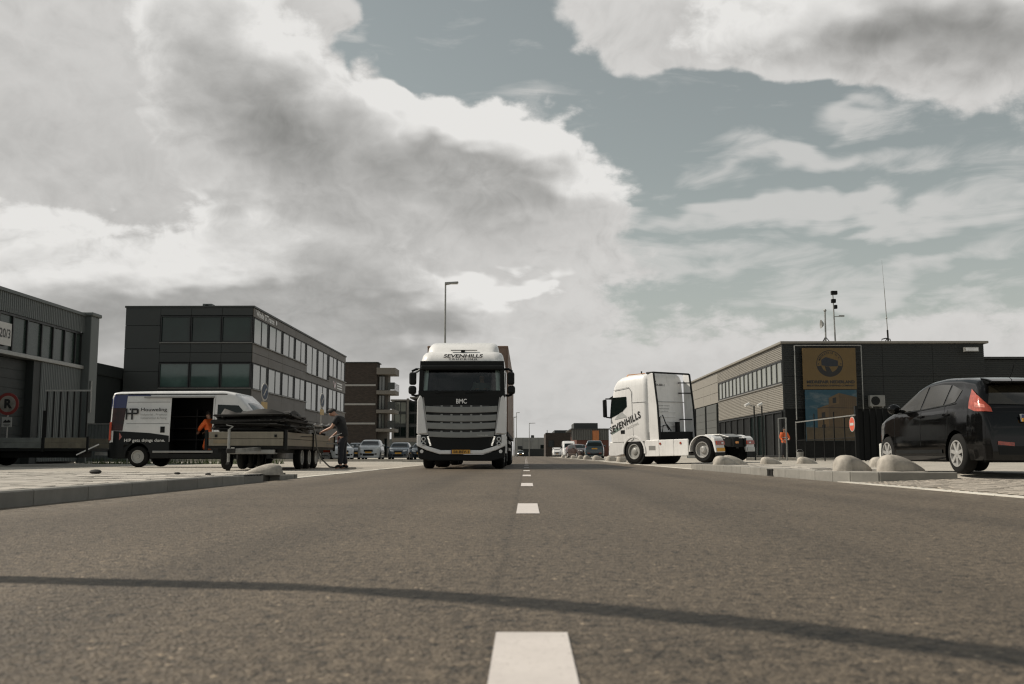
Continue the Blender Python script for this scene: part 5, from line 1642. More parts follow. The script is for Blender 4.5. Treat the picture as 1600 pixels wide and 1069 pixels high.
for x, y_, z in ((-1.05, .85, 3.55), (-1.0, -.4, 3.86)):
    MB().cyl((x, y_, z), (x, y_, z + .10), .03).build('roof_aerial', MA['blk'], TC)

# ------------------------------------------------------------------ drop-side trailer with scrap load
FT = thing('flatbed_trailer', 'drop-side trailer with aluminium boards, loaded with dark steel mesh', 'trailer', (-7.31, 26.0, 0))
BW, BL, B0, B1 = 1.045, 6.6, .64, 1.0
MB().box(-BW, BW, .02, BL, .56, .64).build('bed', MA['chassis'], FT)
for (a, b, c_, d_) in ((-BW, BW, 0, .04), (-BW, BW, BL - .04, BL)):
    for z0, z1 in ((B0, B0 + .175), (B0 + .185, B1)):
        MB().box(a + .07, b - .07, c_, d_, z0, z1).build('drop_board', MA['board'], FT, bevel=.008)
for s_ in (-1, 1):
    for (a, b) in ((.07, 3.27), (3.33, BL - .07)):
        for z0, z1 in ((B0, B0 + .175), (B0 + .185, B1)):
            x = s_ * (BW - .02)
            MB().box(x - .02, x + .02, a, b, z0, z1).build('drop_board', MA['board'], FT, bevel=.008)
    for y_ in (0, 3.27, BL - .07):
        MB().box(s_ * BW - .035, s_ * BW + .035, y_, y_ + .06, .52, B1 + .05).build('corner_post', MA['blk'], FT)
    for y_ in (2.6, 3.55, 4.5):
        wheel(FT, (s_ * .80, y_, .33), .33, .20, s_, 'steel', MA['hub'])
    MB().box(s_ * .80 - .14, s_ * .80 + .14, 2.2, 4.9, .70, .72)
    MB().box(s_ * .78 - .03, s_ * .78 + .03, -.03, -.005, .86, .93).build('board_latch', MA['blk'], FT)
MB().box(-.85, -.45, -.012, -.002, .70, .80).build('maker_plate', mat('old_sticker', (.22, .18, .12), .7, var=.3), FT)
MB().bar((-.5, .6, .58), (0, -1.2, .50), .09).bar((.5, .6, .58), (0, -1.2, .50), .09).build('drawbar', MA['gal'], FT)
MB().box(-.08, .08, -1.45, -1.15, .44, .56).build('coupling', MA['rust'], FT, bevel=.02)
jk = MB().cyl((-.22, -.75, .20), (-.22, -.75, 1.05), .035).bar((-.22, -.75, 1.05), (-.12, -.75, 1.12), .025).bar((-.12, -.75, 1.12), (-.30, -.75, 1.16), .02)
jk = jk.build('jockey_wheel', MA['gal'], FT, 40)
MB().lathe([(.02, -.04), (.11, -.04), (.11, .04), (.02, .04)], (-.22, -.75, .115), 'x', 16).build('castor', MA['rubber'], jk, 40)
MB().box(-.55, .75, .05, .35, .42, .55).build('tool_box', MA['steel'], FT, bevel=.02)
MB().box(-.75, .75, .1, 6.3, .46, .56).build('chassis_frame', MA['chassis'], FT)
wheel(FT, (-.55, .25, .33), .31, .19, -1, 'steel', MA['hub'])
tb = MB()
for x in (-.8, .8):
    tb.box(x - .12, x + .12, BL, BL + .04, .48, .58)
tb.build('tail_lamp', MA['red'], FT)

# dark steel mesh panels heaped on the trailer
mesh_mb = MB()
for k in range(13):
    mesh_mb.bar((-.95 + .158 * k, -1.4, 0), (-.95 + .158 * k, 1.4, random.uniform(-.04, .06)), .022)
for k in range(17):
    mesh_mb.bar((-.97, -1.38 + .172 * k, .02), (.97 + random.uniform(-.15, .10), -1.38 + .172 * k, .02 + random.uniform(-.05, .05)), .022)
for a, b in (((-.97, -1.4, .01), (.97, -1.4, .01)), ((-.97, 1.4, .01), (.97, 1.4, .01)), ((-.97, -1.4, .01), (-.97, 1.4, .01)), ((.97, -1.4, .01), (.97, 1.4, .01))):
    mesh_mb.bar(a, b, .05, .035)
mm = []
for k in range(4):
    var_ = MB()
    var_.v, var_.f = [(p[0] + random.uniform(-.03, .03), p[1] + random.uniform(-.03, .03), p[2] + random.uniform(-.012, .012)) for p in mesh_mb.v], list(mesh_mb.f)
    nn = 18
    ring = [(random.uniform(.80, 1.06) * .95 * max(-1, min(1, 1.3 * cos(2 * pi * i / nn))), random.uniform(.82, 1.05) * 1.38 * max(-1, min(1, 1.3 * sin(2 * pi * i / nn)))) for i in range(nn)]
    var_.add([(a, b, random.uniform(-.03, .0)) for a, b in ring] + [(a, b, random.uniform(.012, .04)) for a, b in ring],
             [tuple(range(nn)), tuple(range(2 * nn - 1, nn - 1, -1))] + [(i, nn + i, nn + (i + 1) % nn, (i + 1) % nn) for i in range(nn)])
    mm.append(var_.mesh('steel_mesh_panel', MA['rust']))
for k in range(13):
    o = bpy.data.objects.new('steel_mesh_panel', mm[k % 4])
    link(o)
    o.location = (-7.34 + random.uniform(-.09, .09), 27.75 + random.uniform(-.12, .2), .70 + .062 * k)
    o.rotation_euler = (random.uniform(-.03, .04), random.uniform(-.045, .045), random.uniform(-.09, .09) + (pi if k % 2 else 0))
    tag(o, 'dark steel mesh panel in the jumbled stack on the drop-side trailer', 'mesh panel', 'steel mesh panels stacked on the trailer')
o = MB()
vs = []
for i in range(9):
    for j in range(9):
        vs.append((-1.02 + 2.04 * i / 8 + random.uniform(-.03, .03), -1.35 + 2.75 * j / 8, .08 * sin(i * 1.3 + j) + .03 * random.random() - .5 * ((i in (0, 8)) or j == 0)))
o.add(vs, [(j + 9 * i, j + 9 * i + 1, j + 9 * i + 10, j + 9 * i + 9) for i in range(8) for j in range(8)])
o = o.build('tarpaulin', MA['rust'], None, 60)
o.location = (-7.33, 27.75, 1.56)
tag(o, 'dark crumpled tarpaulin draped over the heap of steel mesh on the trailer', 'tarpaulin')
sd_ = o.modifiers.new('solid', 'SOLIDIFY')
sd_.thickness = .012

# rack and crates at the rear half of the trailer
CR = thing('wire_crate', 'grey wire crate standing at the rear half of the drop-side trailer', 'crate', (-6.75, 30.4, .64), wc=True)
q = MB()
for x in (-7.2, -6.35):
    for y_ in (29.8, 31.0):
        q.bar((x, y_, .65), (x, y_, 1.30), .04)
for z in (.70, 1.28):
    q.bar((-7.2, 29.8, z), (-6.35, 29.8, z), .04).bar((-7.2, 31.0, z), (-6.35, 31.0, z), .04).bar((-7.2, 29.8, z), (-7.2, 31.0, z), .04).bar((-6.35, 29.8, z), (-6.35, 31.0, z), .04)
q.build('frame', MA['gal'], CR)
q = MB()
for k in range(8):
    q.bar((-7.2 + .12 * k, 29.8, .7), (-7.2 + .12 * k, 29.8, 1.28), .01).bar((-6.35, 29.8 + .17 * k, .7), (-6.35, 29.8 + .17 * k, 1.28), .01)
for k in range(5):
    q.bar((-7.2, 29.8, .75 + .12 * k), (-6.35, 29.8, .75 + .12 * k), .01).bar((-6.35, 29.8, .75 + .12 * k), (-6.35, 31.0, .75 + .12 * k), .01)
q.build('wire_mesh', MA['rust'], CR)
MB().box(-7.1, -6.45, 29.9, 30.9, .68, 1.02).build('filling', MA['rust'], CR, bevel=.04)
WB = thing('work_bench', 'dark steel work table beside the man in black at the rear of the trailer', 'bench', (-6.0, 31.2, 0), wc=True)
MB().box(-6.9, -5.75, 31.3, 32.2, 1.24, 1.30).build('top', MA['rust'], WB, bevel=.01)
for x in (-6.85, -5.80):
    for y_ in (31.35, 32.15):
        MB().bar((x, y_, 0), (x, y_, 1.24), .05).build('leg', MA['gal'], WB)
MB().bar((-6.85, 31.35, .75), (-5.80, 31.35, .75), .04).build('stretcher', MA['gal'], WB)
for k in range(5):
    x, y_ = -6.75 + .20 * k, 31.45 + .1 * (k % 3)
    q = MB().cyl((x, y_, 1.30), (x + .10, y_ + .05, 1.36), .035, n=8).bar((x - .05, y_, 1.33), (x + .12, y_ + .03, 1.36), .03)
    tag(q.build('pipe_clamp', MA['chrome'], None, 40), 'shiny pipe clamp in the small heap on the work table', 'clamp', 'pipe clamps on the work table')
hose = [(-6.6, 29.3, 1.42), (-6.30, 29.3, 1.25), (-6.18, 29.25, 1.0), (-6.12, 29.2, .6), (-5.95, 29.1, .28), (-5.70, 29.0, .06), (-5.45, 29.0, .03), (-5.2, 28.8, .025), (-4.9, 28.9, .025)]
tag(MB().tube(hose, .022, 8).build('air_hose', mat('hose_grey', (.10, .095, .08), .7), None, 60), 'grey hose hanging over the side board of the trailer to the ground', 'hose')

# flatbed at the far left
LT = thing('flatbed_trailer', 'dark low flatbed with worn boards and upright rack in front of the corrugated hall', 'trailer', (-18.6, 36.0, 0))
wood = mat('worn_board', (.15, .135, .10), .8, var=.35, scale=3, streak=.4)
MB().box(-4.2, 2.72, 0, 2.1, .54, .64).build('bed', MA['chassis'], LT)
for a, b in ((-4.2, -1.6), (-1.55, 1.05), (1.18, 2.70)):
    for z0, z1 in ((.65, .83), (.84, 1.02)):
        MB().box(a, b, -.04, 0, z0, z1).build('drop_board', wood if a > 1 else mat('grey_board', (.13, .14, .13), .6, .1, var=.3), LT, bevel=.006)
        MB().box(a, b, 2.1, 2.14, z0, z1).build('drop_board', wood, LT)
for x in (-1.58, 1.11, 2.74):
    MB().box(x - .04, x + .04, -.05, .03, .5, 1.10 if x < 1 else (2.0 if x < 2 else 1.06)).build('stanchion', MA['chassis'], LT)
rk = MB().box(1.10, 2.75, -.03, .01, 2.70, 2.76)
rk.build('rack_rail', MA['gal'], LT)
for k in range(7):
    MB().box(1.16 + .245 * k, 1.21 + .245 * k, -.03, .01, 1.03, 2.70).build('rack_bar', MA['chassis'], LT)
for y_ in (.15, 1.75):
    for x in (-1.1, -.05 - 2.2):
        w_ = MB().lathe([(.26, -.12), (.40, -.12), (.44, -.06), (.44, .06), (.40, .12), (.26, .12)], (x + .0, y_, .44), 'y', 24, -1 if y_ < 1 else 1).build('wheel', MA['rubber'], LT, 40)
        MB().lathe([(.27, .08), (.27, .13), (.1, .06)], (x, y_, .44), 'y', 18, -1 if y_ < 1 else 1).build('rim', MA['hub'], w_, 40)
MB().box(-3.5, 2.2, .5, 1.6, .30, .54).build('chassis_frame', MA['chassis'], LT)
MB().bar((2.35, -.02, .40), (3.15, -.02, .78), .04).build('lever', MA['textw'], LT)
MB().bar((2.6, 1.0, .45), (4.3, 1.0, .42), .12).build('drawbar', MA['gal'], LT)

# ------------------------------------------------------------------ people
def skin_obj(name, nodes, m, parent, sub=2, label=None):
    """nodes: list of (parent index or None, (x,y,z), radius or (rx,ry)) grown into one continuous surface"""
    me = bpy.data.meshes.new(name)
    me.from_pydata([n[1] for n in nodes], [(n[0], i) for i, n in enumerate(nodes) if n[0] is not None], [])
    o = bpy.data.objects.new(name, me)
    link(o, parent, label=label)
    sk = o.modifiers.new('skin', 'SKIN')
    for i, n in enumerate(nodes):
        r_ = n[2] if isinstance(n[2], tuple) else (n[2], n[2])
        me.skin_vertices[0].data[i].radius = r_
        me.skin_vertices[0].data[i].use_root = n[0] is None
    me.materials.append(m)
    sk.use_smooth_shade = True
    ss = o.modifiers.new('subsurf', 'SUBSURF')
    ss.levels = ss.render_levels = sub
    return o


def make_person(label, loc, rotz, J, shirt, trousers, hair=None, sleeves='short', vest=False, tape=False, boots=None):
    root = thing('person', label, 'person', loc, rotz)
    V3 = lambda k: Vector(J[k])
    nodes = [(None, J['pelvis'], (.15, .12)), (0, tuple(V3('pelvis').lerp(V3('chest'), .5)), (.14, .11)), (1, J['chest'], (.165, .12)), (2, J['neck'], .055)]
    hd = V3('head')
    nk = V3('neck')
    up = (hd - nk).normalized()
    fw = Vector(J.get('face', (0, 1, 0))).normalized()
    nodes += [(3, tuple(nk.lerp(hd, .45)), .06), (4, tuple(hd + fw * .01), (.078, .092)), (5, tuple(hd + up * .075), (.072, .085)), (5, tuple(hd + fw * .105 - up * .01), .014)]
    sidev = up.cross(fw).normalized()
    nodes += [(5, tuple(hd + sidev * .088), .016), (5, tuple(hd - sidev * .088), .016)]

    def limb(s_, keys, radii, base):
        p = base
        for k, r_ in zip(keys, radii):
            nodes.append((p, J[k + s_], r_))
            p = len(nodes) - 1
        return p
    for s_ in ('l', 'r'):
        w = limb(s_, ('shoulder', 'elbow', 'wrist'), (.060, .044, .030), 2)
        wr, el_ = V3('wrist' + s_), V3('elbow' + s_)
        d = (wr - el_).normalized()
        sd = d.cross(Vector((0, 0, 1)))
        sd = sd.normalized() if sd.length > .1 else Vector((1, 0, 0))
        pv = sd.cross(d).normalized()
        nodes.append((w, tuple(wr + d * .05), (.038, .020)))
        pl = len(nodes) - 1
        for f_, ln in ((-.030, .060), (-.010, .072), (.010, .068), (.030, .052)):
            nodes.append((pl, tuple(wr + d * .095 + sd * f_), .009))
            nodes.append((len(nodes) - 1, tuple(wr + d * (.095 + ln * .6) + sd * f_ * 1.1 - pv * .02), .008))
            nodes.append((len(nodes) - 1, tuple(wr + d * (.095 + ln * .8) + sd * f_ * 1.1 - pv * .045), .007))
        nodes.append((pl, tuple(wr + d * .06 + sd * .05), .011))
        nodes.append((len(nodes) - 1, tuple(wr + d * .10 + sd * .062 - pv * .02), .009))
        limb(s_, ('hip', 'knee', 'ankle', 'toe'), (.085, .058, .040, .032), 0)
    skin_obj('body', nodes, MA['skin'], root)
    # clothes follow the body
    mid_ = tuple(V3('pelvis').lerp(V3('chest'), .5))
    hem = V3('pelvis') + (V3('pelvis') - V3('chest')).normalized() * (.10 if sleeves == 'short' else .16)
    cl = [(None, J['chest'], (.205, .155)), (0, mid_, (.185, .150)), (1, J['pelvis'], (.19, .155)), (2, tuple(hem), (.19, .155)), (0, tuple(V3('chest').lerp(V3('neck'), .72)), (.10, .09))]
    for s_ in ('l', 'r'):
        cl.append((0, J['shoulder' + s_], .092))
        k = len(cl) - 1
        if sleeves == 'short':
            cl.append((k, tuple(V3('shoulder' + s_).lerp(V3('elbow' + s_), .70)), .078))
        else:
            cl.append((k, J['elbow' + s_], .076))
            cl.append((k + 1, tuple(V3('elbow' + s_).lerp(V3('wrist' + s_), .88)), .056))
    sh_ = skin_obj('jacket' if sleeves != 'short' else 'shirt', cl, shirt, root)
    tp = V3('pelvis')
    tr_ = [(None, tuple(tp + Vector((0, 0, .04))), (.175, .145)), (0, tuple(tp - Vector((0, 0, .05))), (.17, .14))]
    for s_ in ('l', 'r'):
        p = 1
        for kk, r_ in (('hip', .120), ('knee', .092), ('ankle', .074)):
            pos = J[kk + s_] if kk != 'ankle' else tuple(V3('ankle' + s_).lerp(V3('knee' + s_), .10))
            tr_.append((p, pos, r_))
            p = len(tr_) - 1
    skin_obj('trousers', tr_, trousers, root)
    for s_ in ('l', 'r'):
        a, t_ = V3('ankle' + s_), V3('toe' + s_)
        d = Vector((t_.x - a.x, t_.y - a.y, 0)).normalized()
        heel = Vector((a.x, a.y, t_.z)) - d * .05
        skin_obj('boot', [(None, tuple(a + Vector((0, 0, .03))), .055), (0, tuple(heel + Vector((0, 0, .03))), (.046, .045)), (0, tuple(t_ + d * .02 + Vector((0, 0, .015))), (.045, .038))], boots or MA['blk'], root, 1)
    h_ = MB()
    vs = []
    nu, nv = 14, 7
    for j in range(nv + 1):
        a = pi / 2 - (pi * .62) * j / nv
        for i in range(nu):
            t_ = 2 * pi * i / nu
            k = 1.0
            v_ = sidev * (cos(a) * cos(t_) * .097) + fw * (cos(a) * sin(t_) * .112 - .018) + up * (sin(a) * .115 + .045)
            if cos(a) * sin(t_) > .45 and sin(a) < .45:
                v_ = v_ * .80
            vs.append(hd + v_)
    h_.add(vs, [(j * nu + i, j * nu + (i + 1) % nu, (j + 1) * nu + (i + 1) % nu, (j + 1) * nu + i) for j in range(nv) for i in range(nu)] + [tuple(range(nu))])
    h_.build('hair', hair or MA['hair'], root, 60)
    if tape:
        for z_, r_ in ((.25, .20), (.62, .205)):
            c = V3('pelvis').lerp(V3('chest'), z_)
            MB().lathe([(r_ * .98, -.025), (r_ * .98, .025), (r_ * .93, .025), (r_ * .93, -.025)], tuple(c), 'z', 18).build('reflective_band', MA['reflect'], root, 40)
    return root


stand = dict(pelvis=(0, 0, .96), chest=(0, 0, 1.33), neck=(0, .01, 1.50), head=(0, .03, 1.63), face=(0, 1, 0),
             shoulderl=(-.20, 0, 1.42), shoulderr=(.20, 0, 1.42), elbowl=(-.27, .02, 1.14), elbowr=(.27, .02, 1.14), wristl=(-.27, .12, .90), wristr=(.27, .12, .90),
             hipl=(-.10, 0, .88), hipr=(.10, 0, .88), kneel=(-.11, .03, .49), kneer=(.11, .03, .49), anklel=(-.12, 0, .09), ankler=(.12, 0, .09), toel=(-.13, .16, .03), toer=(.13, .16, .03))
# man in black at the trailer: leaning forward, head bowed over his hands
J = dict(stand, chest=(0, .10, 1.34), neck=(0, .20, 1.48), head=(0, .31, 1.56), face=(0, .75, -.66), shoulderl=(-.20, .12, 1.42), shoulderr=(.20, .12, 1.42),
         elbowl=(-.24, .26, 1.15), elbowr=(.26, .14, 1.12), wristl=(-.20, .49, 1.06), wristr=(.18, .36, .92), toel=(-.15, .17, .03), toer=(.13, .10, .03), anklel=(-.14, .02, .09), ankler=(.13, -.06, .09))
p_ = make_person('man in black T-shirt and dark trousers bending over his hands beside the trailer', (-5.08, 27.7, 0), rad(84), J, MA['cloth'], MA['navy'])
MB().box(.09, .16, -.02, .12, .70, .90).box(-.16, -.09, -.02, .12, .70, .90).build('pocket', MA['maroon'], p_, bevel=.02)
gr = thing('angle_grinder', 'dark hand grinder held by the man in black', 'grinder', (-5.70, 27.72, .98))
MB().cyl((.12, .02, -.02), (-.14, 0, .03), .032, .026, 12).build('motor_body', MA['blk'], gr, 40)
MB().lathe([(.06, 0), (.06, .008)], (-.15, 0, .0), 'z', 16).build('disc', MA['steel'], gr)
MB().bar((-.10, 0, .03), (-.10, -.14, .05), .025).build('side_handle', MA['blk'], gr)
tag(MB().tube([(-5.46, 27.62, .86), (-5.25, 27.5, .93), (-5.08, 27.45, .99)], .012, 8).build('steel_rod', MA['chrome']), 'thin shiny rod in the lower hand of the man in black', 'rod')

J = dict(stand, elbowl=(-.25, .12, 1.16), wristl=(-.12, .28, 1.10), elbowr=(.27, .05, 1.13), wristr=(.22, .22, .98), kneel=(-.12, .10, .50), anklel=(-.13, .05, .09), toel=(-.14, .20, .03))
make_person('person in orange high-visibility jacket at the corner door of the workshop', (15.25, 59.3, .24), rad(200), J, MA['orange'], MA['navy'], sleeves='long', tape=True)
# kneeling in the van
J = dict(pelvis=(0, 0, .50), chest=(0, .06, .90), neck=(0, .08, 1.06), head=(0, .12, 1.19), face=(0, .9, -.4), shoulderl=(-.19, .06, .98), shoulderr=(.19, .06, .98),
         elbowl=(-.25, .22, .76), elbowr=(.25, .20, .76), wristl=(-.16, .40, .66), wristr=(.16, .40, .66), hipl=(-.10, .02, .44), hipr=(.10, .02, .44), kneel=(-.13, .14, .08), kneer=(.13, .14, .08),
         anklel=(-.13, -.28, .08), ankler=(.13, -.28, .08), toel=(-.13, -.40, .04), toer=(.13, -.40, .04))
make_person('person in orange overalls kneeling inside the open van', (-10.60, 33.45, .54), rad(60), J, MA['orange'], MA['orange'], sleeves='long')
# driver
J = dict(pelvis=(0, 0, .05), chest=(0, .03, .44), neck=(0, .05, .60), head=(0, .07, .72), face=(0, 1, -.1), shoulderl=(-.20, .03, .52), shoulderr=(.20, .03, .52),
         elbowl=(-.26, .20, .30), elbowr=(.26, .20, .30), wristl=(-.16, .42, .36), wristr=(.16, .42, .36), hipl=(-.10, .06, .02), hipr=(.10, .06, .02), kneel=(-.14, .40, .02), kneer=(.14, .40, .02),
         anklel=(-.14, .44, -.36), ankler=(.14, .44, -.36), toel=(-.14, .58, -.42), toer=(.14, .58, -.42))
make_person('driver in grey shirt behind the windscreen of the white truck', (-1.30, 29.42, 1.94), rad(180), J, mat('grey_shirt', (.20, .20, .19), .85), MA['navy'], sleeves='long')

# ------------------------------------------------------------------ concrete blocks along the kerbs (high rounded head, sloping tail)
bm_ = MB()
L_, n1 = .95, 14
loops = []
for j in range(n1 + 1):
    s_ = j / n1
    if s_ < .30:
        q_ = s_ / .30
        h = .34 * max(0, 1 - (1 - q_) ** 2.8) ** .45
        w = .235 * sqrt(max(0, 1 - (1 - q_) ** 2.0))
    else:
        q_ = (s_ - .30) / .70
        h = .34 * (1 - q_ ** 1.55)
        w = .235 * sqrt(max(0, 1 - q_ ** 2.6))
    h, w = max(h, .004), max(w, .01)
    lp = []
    for i in range(13):
        a = pi * i / 12
        ca, sa = cos(a), sin(a)
        lp.append((s_ * L_ - .3 * L_, math.copysign(abs(ca) ** .75, ca) * w, sa ** .72 * h if sa > 1e-6 else -.03))
    loops.append(lp)
bm_.loft(loops)
bmesh_ = bm_.mesh('concrete_block', MA['bollard'], 50)
BL_ = 'concrete blocks along the kerb and forecourt'


def block(loc, rot, label, s_=1.0, sz_=1.0):
    o = bpy.data.objects.new('concrete_block', bmesh_)
    link(o)
    o.location = loc
    o.rotation_euler = (0, 0, rad(rot))
    o.scale = (s_, s_, s_ * sz_)
    tag(o, label, 'concrete block', BL_)


block((5.02, 15.80, IZ), 30, 'rounded concrete block on the near left corner of the island', .80, .92)
block((5.66, 15.62, IZ), 10, 'rounded concrete block at the island edge nearest the black car', .84, .90)
block((4.93, 25.4, IZ), 30, 'concrete block at the far end of the island, in front', .80, .85)
block((5.25, 26.1, IZ), 5, 'concrete block at the far end of the island, just behind another', .80, .9)
block((8.25, 34.5, .11), 8, 'concrete block on the forecourt nearest the tractor unit', .82, .82)
block((9.9, 36.0, .11), 8, 'concrete block on the forecourt below the gate fence', .82, .82)
block((9.35, 29.2, .12), 10, 'concrete block on the forecourt between the gate fence and the island', .82, .82)
block((8.60, 24.6, .125), 10, 'concrete block just left of the front of the black car', .82, .82)
block((-4.05, 15.9, .10), 186, 'lone concrete block on the left kerb with its tail to the left', .68, .72)
ly = 48.0
for k in range(9):
    block((5.15 + random.uniform(-.1, .25), ly, .03), random.uniform(-20, 40), 'small concrete block in the distant row along the right kerb', 1.0)
    ly += 7.5 + k * 1.2

# ------------------------------------------------------------------ street lamps
def street_lamp(base, H, arm, label, r0=.075, group=None):
    t = thing('street_lamp', label, 'street lamp', base, 0, group)
    MB().cyl((0, 0, 0), (0, 0, 1.2), r0 * 1.35, r0 * 1.35, 12).build('base_sleeve', MA['gal'], t, 40)
    MB().cyl((0, 0, 1.2), (0, 0, H), r0, r0 * .6, 12).build('pole', MA['gal'], t, 40)
    hd = MB().prism([(-.03, H - .10), (-.03, H + .06), (arm, H + .10), (arm, H + .01), (arm * .4, H - .04)], 'y', -.12, .12)
    hd.build('lamp_head', MA['gal'], t, bevel=.02)
    MB().box(arm * .45, arm * .95, -.10, .10, H - .045, H - .03).build('lens', MA['lampw'], t)
    return t


street_lamp((-4.50, 55, 0), 9.95, .72, 'tall slim street lamp rising behind the white truck')
for x, y_, H in ((-1.05, 170, 7.6), (-1.5, 215, 10.2), (.9, 260, 9.2)):
    pass
street_lamp((-2.0, 165, 0), 6.6, .5, 'thin distant street lamp closest to the trailer edge', .08, 'distant street lamps')
street_lamp((-2.3, 240, 0), 10.5, .8, 'tallest thin distant lamp beside the trailer', .10, 'distant street lamps')
street_lamp((.85, 260, 0), 8.6, 1.6, 'distant street lamp standing against the grey warehouse', .11, 'distant street lamps')

# lamp post beside the camera whose shadow crosses the road: straight post, arm curving out
sun_k = sun_dir / sun_dir.z
base = Vector((-5.6, 3.99, 0))
NL = thing('street_lamp', 'street lamp post with curved arm standing left of the camera', 'street lamp', base, wc=True)
pts = [base + Vector((0, 0, z)) for z in (0, 1, 2, 3, 4)]
for sx_, sy_, h in ((-.75, 3.10, 4.52), (-.40, 2.98, 4.85), (-.04, 2.80, 5.08), (.30, 2.60, 5.24), (.60, 2.40, 5.34), (.98, 2.06, 5.42), (1.5, 1.5, 5.46), (2.0, .9, 5.46)):
    pts.append(Vector((sx_, sy_, 0)) + sun_k * h)
MB().tube(pts, .085, 12).build('pole', MA['gal'], NL, 60)
MB().box(pts[-1].x - .15, pts[-1].x + .2, pts[-1].y - .5, pts[-1].y + .1, 5.36, 5.52).build('lamp_head', MA['gal'], NL, bevel=.03)

# ------------------------------------------------------------------ signs
sign_red = mat('sign_red', (.20, .028, .024), .5, var=.12)
sign_blue = mat('sign_blue', (.025, .045, .085), .5, var=.1)
sign_white = mat('sign_plate', (.40, .40, .38), .5, var=.1)
sign_yel = mat('sign_yellow', (.42, .30, .12), .5, var=.12)
N = thing('no_parking_sign', 'red-ringed round sign with black letter R over a small plate, before the roller door', 'sign', (-20.95, 40, 0))
MB().cyl((0, .04, 0), (0, .04, 2.9), .03).build('pole', MA['gal'], N)
dk = MB().lathe([(.45, 0), (.45, .02)], (0, 0, 2.45), 'y', 32, -1).build('disc', sign_red, N)
MB().lathe([(.33, .021), (.33, .027)], (0, 0, 2.45), 'y', 32, -1).build('disc_face', mat('disc_face', (.24, .22, .19), .5, var=.3), dk)
lettering('R', (0, -.028, 2.27), (1, 0, 0), (0, 0, 1), .38, MA['text'], dk, bold=.05, off=.006)
pt = MB().box(-.20, .20, -.02, 0, 1.52, 1.92).build('plate', mat('plate_grey', (.34, .34, .32), .5), N)
q = MB().add([(-.15, -.024, 1.72), (-.05, -.024, 1.82), (.0, -.024, 1.76), (.08, -.024, 1.82), (.16, -.024, 1.74), (.15, -.024, 1.70), (-.15, -.024, 1.69)], [(0, 1, 2, 3, 4, 5, 6)])
q.build('tow_pictogram', MA['text'], pt)
MB().box(-.14, .14, -.025, -.022, 1.60, 1.62).build('lettering', MA['text'], pt)
MB().box(-.10, .10, -.025, -.022, 1.565, 1.58).build('lettering', MA['text'], pt)


def round_sign(loc, rot, label):
    t = thing('traffic_sign', label, 'sign', loc, rad(rot), 'blue round signs over yellow plates')
    MB().cyl((0, .03, 0), (0, .03, 3.25), .03).build('pole', MA['gal'], t, 40)
    d_ = MB().lathe([(.36, 0), (.36, .02)], (0, 0, 2.93), 'y', 28, -1).build('disc', sign_white, t)
    MB().lathe([(.31, .021), (.31, .027)], (0, 0, 2.93), 'y', 28, -1).build('disc_face', sign_blue, d_)
    MB().bar((.13, -.03, 3.06), (-.15, -.03, 2.78), .07, .01, up=(0, 1, 0)).build('arrow', sign_white, d_)
    MB().box(-.30, .30, -.02, 0, 2.26, 2.52).build('plate', sign_yel, t, bevel=.005)


round_sign((-10.55, 40.0, 0), 83, 'blue round sign over a yellow plate standing nearer the white van')
round_sign((-9.55, 46.5, 0), 86, 'blue round sign seen nearly edge-on, halfway along the office block')

# ------------------------------------------------------------------ fence and gate before the workshop
F = thing('gate_fence', 'thin steel bar fence with pale top rail in front of the container poster', 'fence', (14.0, 52, 0), wc=True)
fa, fb = Vector((14.0, 52.0, .1)), Vector((15.10, 46.0, .1))
MB().bar(fa + Vector((0, 0, 1.98)), fb + Vector((0, 0, 2.12)), .05).build('top_rail', MA['gal'], F)
MB().bar(fa + Vector((0, 0, 1.05)), fb + Vector((0, 0, 1.1)), .03).bar(fa + Vector((0, 0, .15)), fb + Vector((0, 0, .15)), .04).build('lower_rail', MA['chassis'], F)
for k in range(7):
    p = fa.lerp(fb, k / 6)
    MB().bar(p, p + Vector((0, 0, 2.35 if k in (2, 4) else 2.03)), .045).build('post', MA['chassis'] if k else MA['gal'], F)
for k in range(60):
    p = fa.lerp(fb, (k + .5) / 60)
    MB().bar(p + Vector((0, 0, .15)), p + Vector((0, 0, 1.08)), .014).build('bar', MA['chassis'], F)
G_ = thing('open_gate', 'narrow open gate frame beside the workshop corner door', 'gate', (13.6, 53, .1), wc=True)
MB().bar((13.75, 53.0, .1), (13.75, 53.0, 2.35), .06).bar((13.25, 52.6, .1), (13.25, 52.6, 2.30), .05).bar((13.25, 52.6, 2.3), (13.75, 53.0, 2.35), .05).build('frame', MA['gal'], G_)
for k in range(4):
    p = Vector((13.25, 52.6, .2)).lerp(Vector((13.75, 53.0, .2)), (k + 1) / 5)
    MB().bar(p, p + Vector((0, 0, 2.1)), .02).build('bar', MA['chassis'], G_)
D_ = thing('sliding_gate', 'solid black sliding gate between the bar fence and the black car', 'gate', (17, 46.2, .1), wc=True)
MB().box(15.25, 22.0, 46.2, 46.26, .15, 2.40).build('panel', MA['plinth'], D_)
for k in range(23):
    MB().box(15.25 + .29 * k, 15.31 + .29 * k, 46.14, 46.19, .12, 2.50).build('bar', MA['plinth'], D_)
MB().box(15.15, 15.27, 46.1, 46.3, .1, 2.65).build('post', MA['blk'], D_)
MB().box(17.2, 17.7, 46.10, 46.14, .9, 1.25).build('notice', MA['textg'], D_)
E_ = thing('no_entry_sign', 'red and white no-entry sign fixed to the end of the bar fence', 'sign', (14.93, 45.9, 1.45), rad(-88))
dk = MB().lathe([(.34, 0), (.34, .02)], (0, 0, .35), 'y', 28, -1).build('disc', sign_white, E_)
MB().lathe([(.31, .021), (.31, .026)], (0, 0, .35), 'y', 28, -1).build('disc_face', mat('sign_orange_red', (.50, .085, .045), .5), dk)
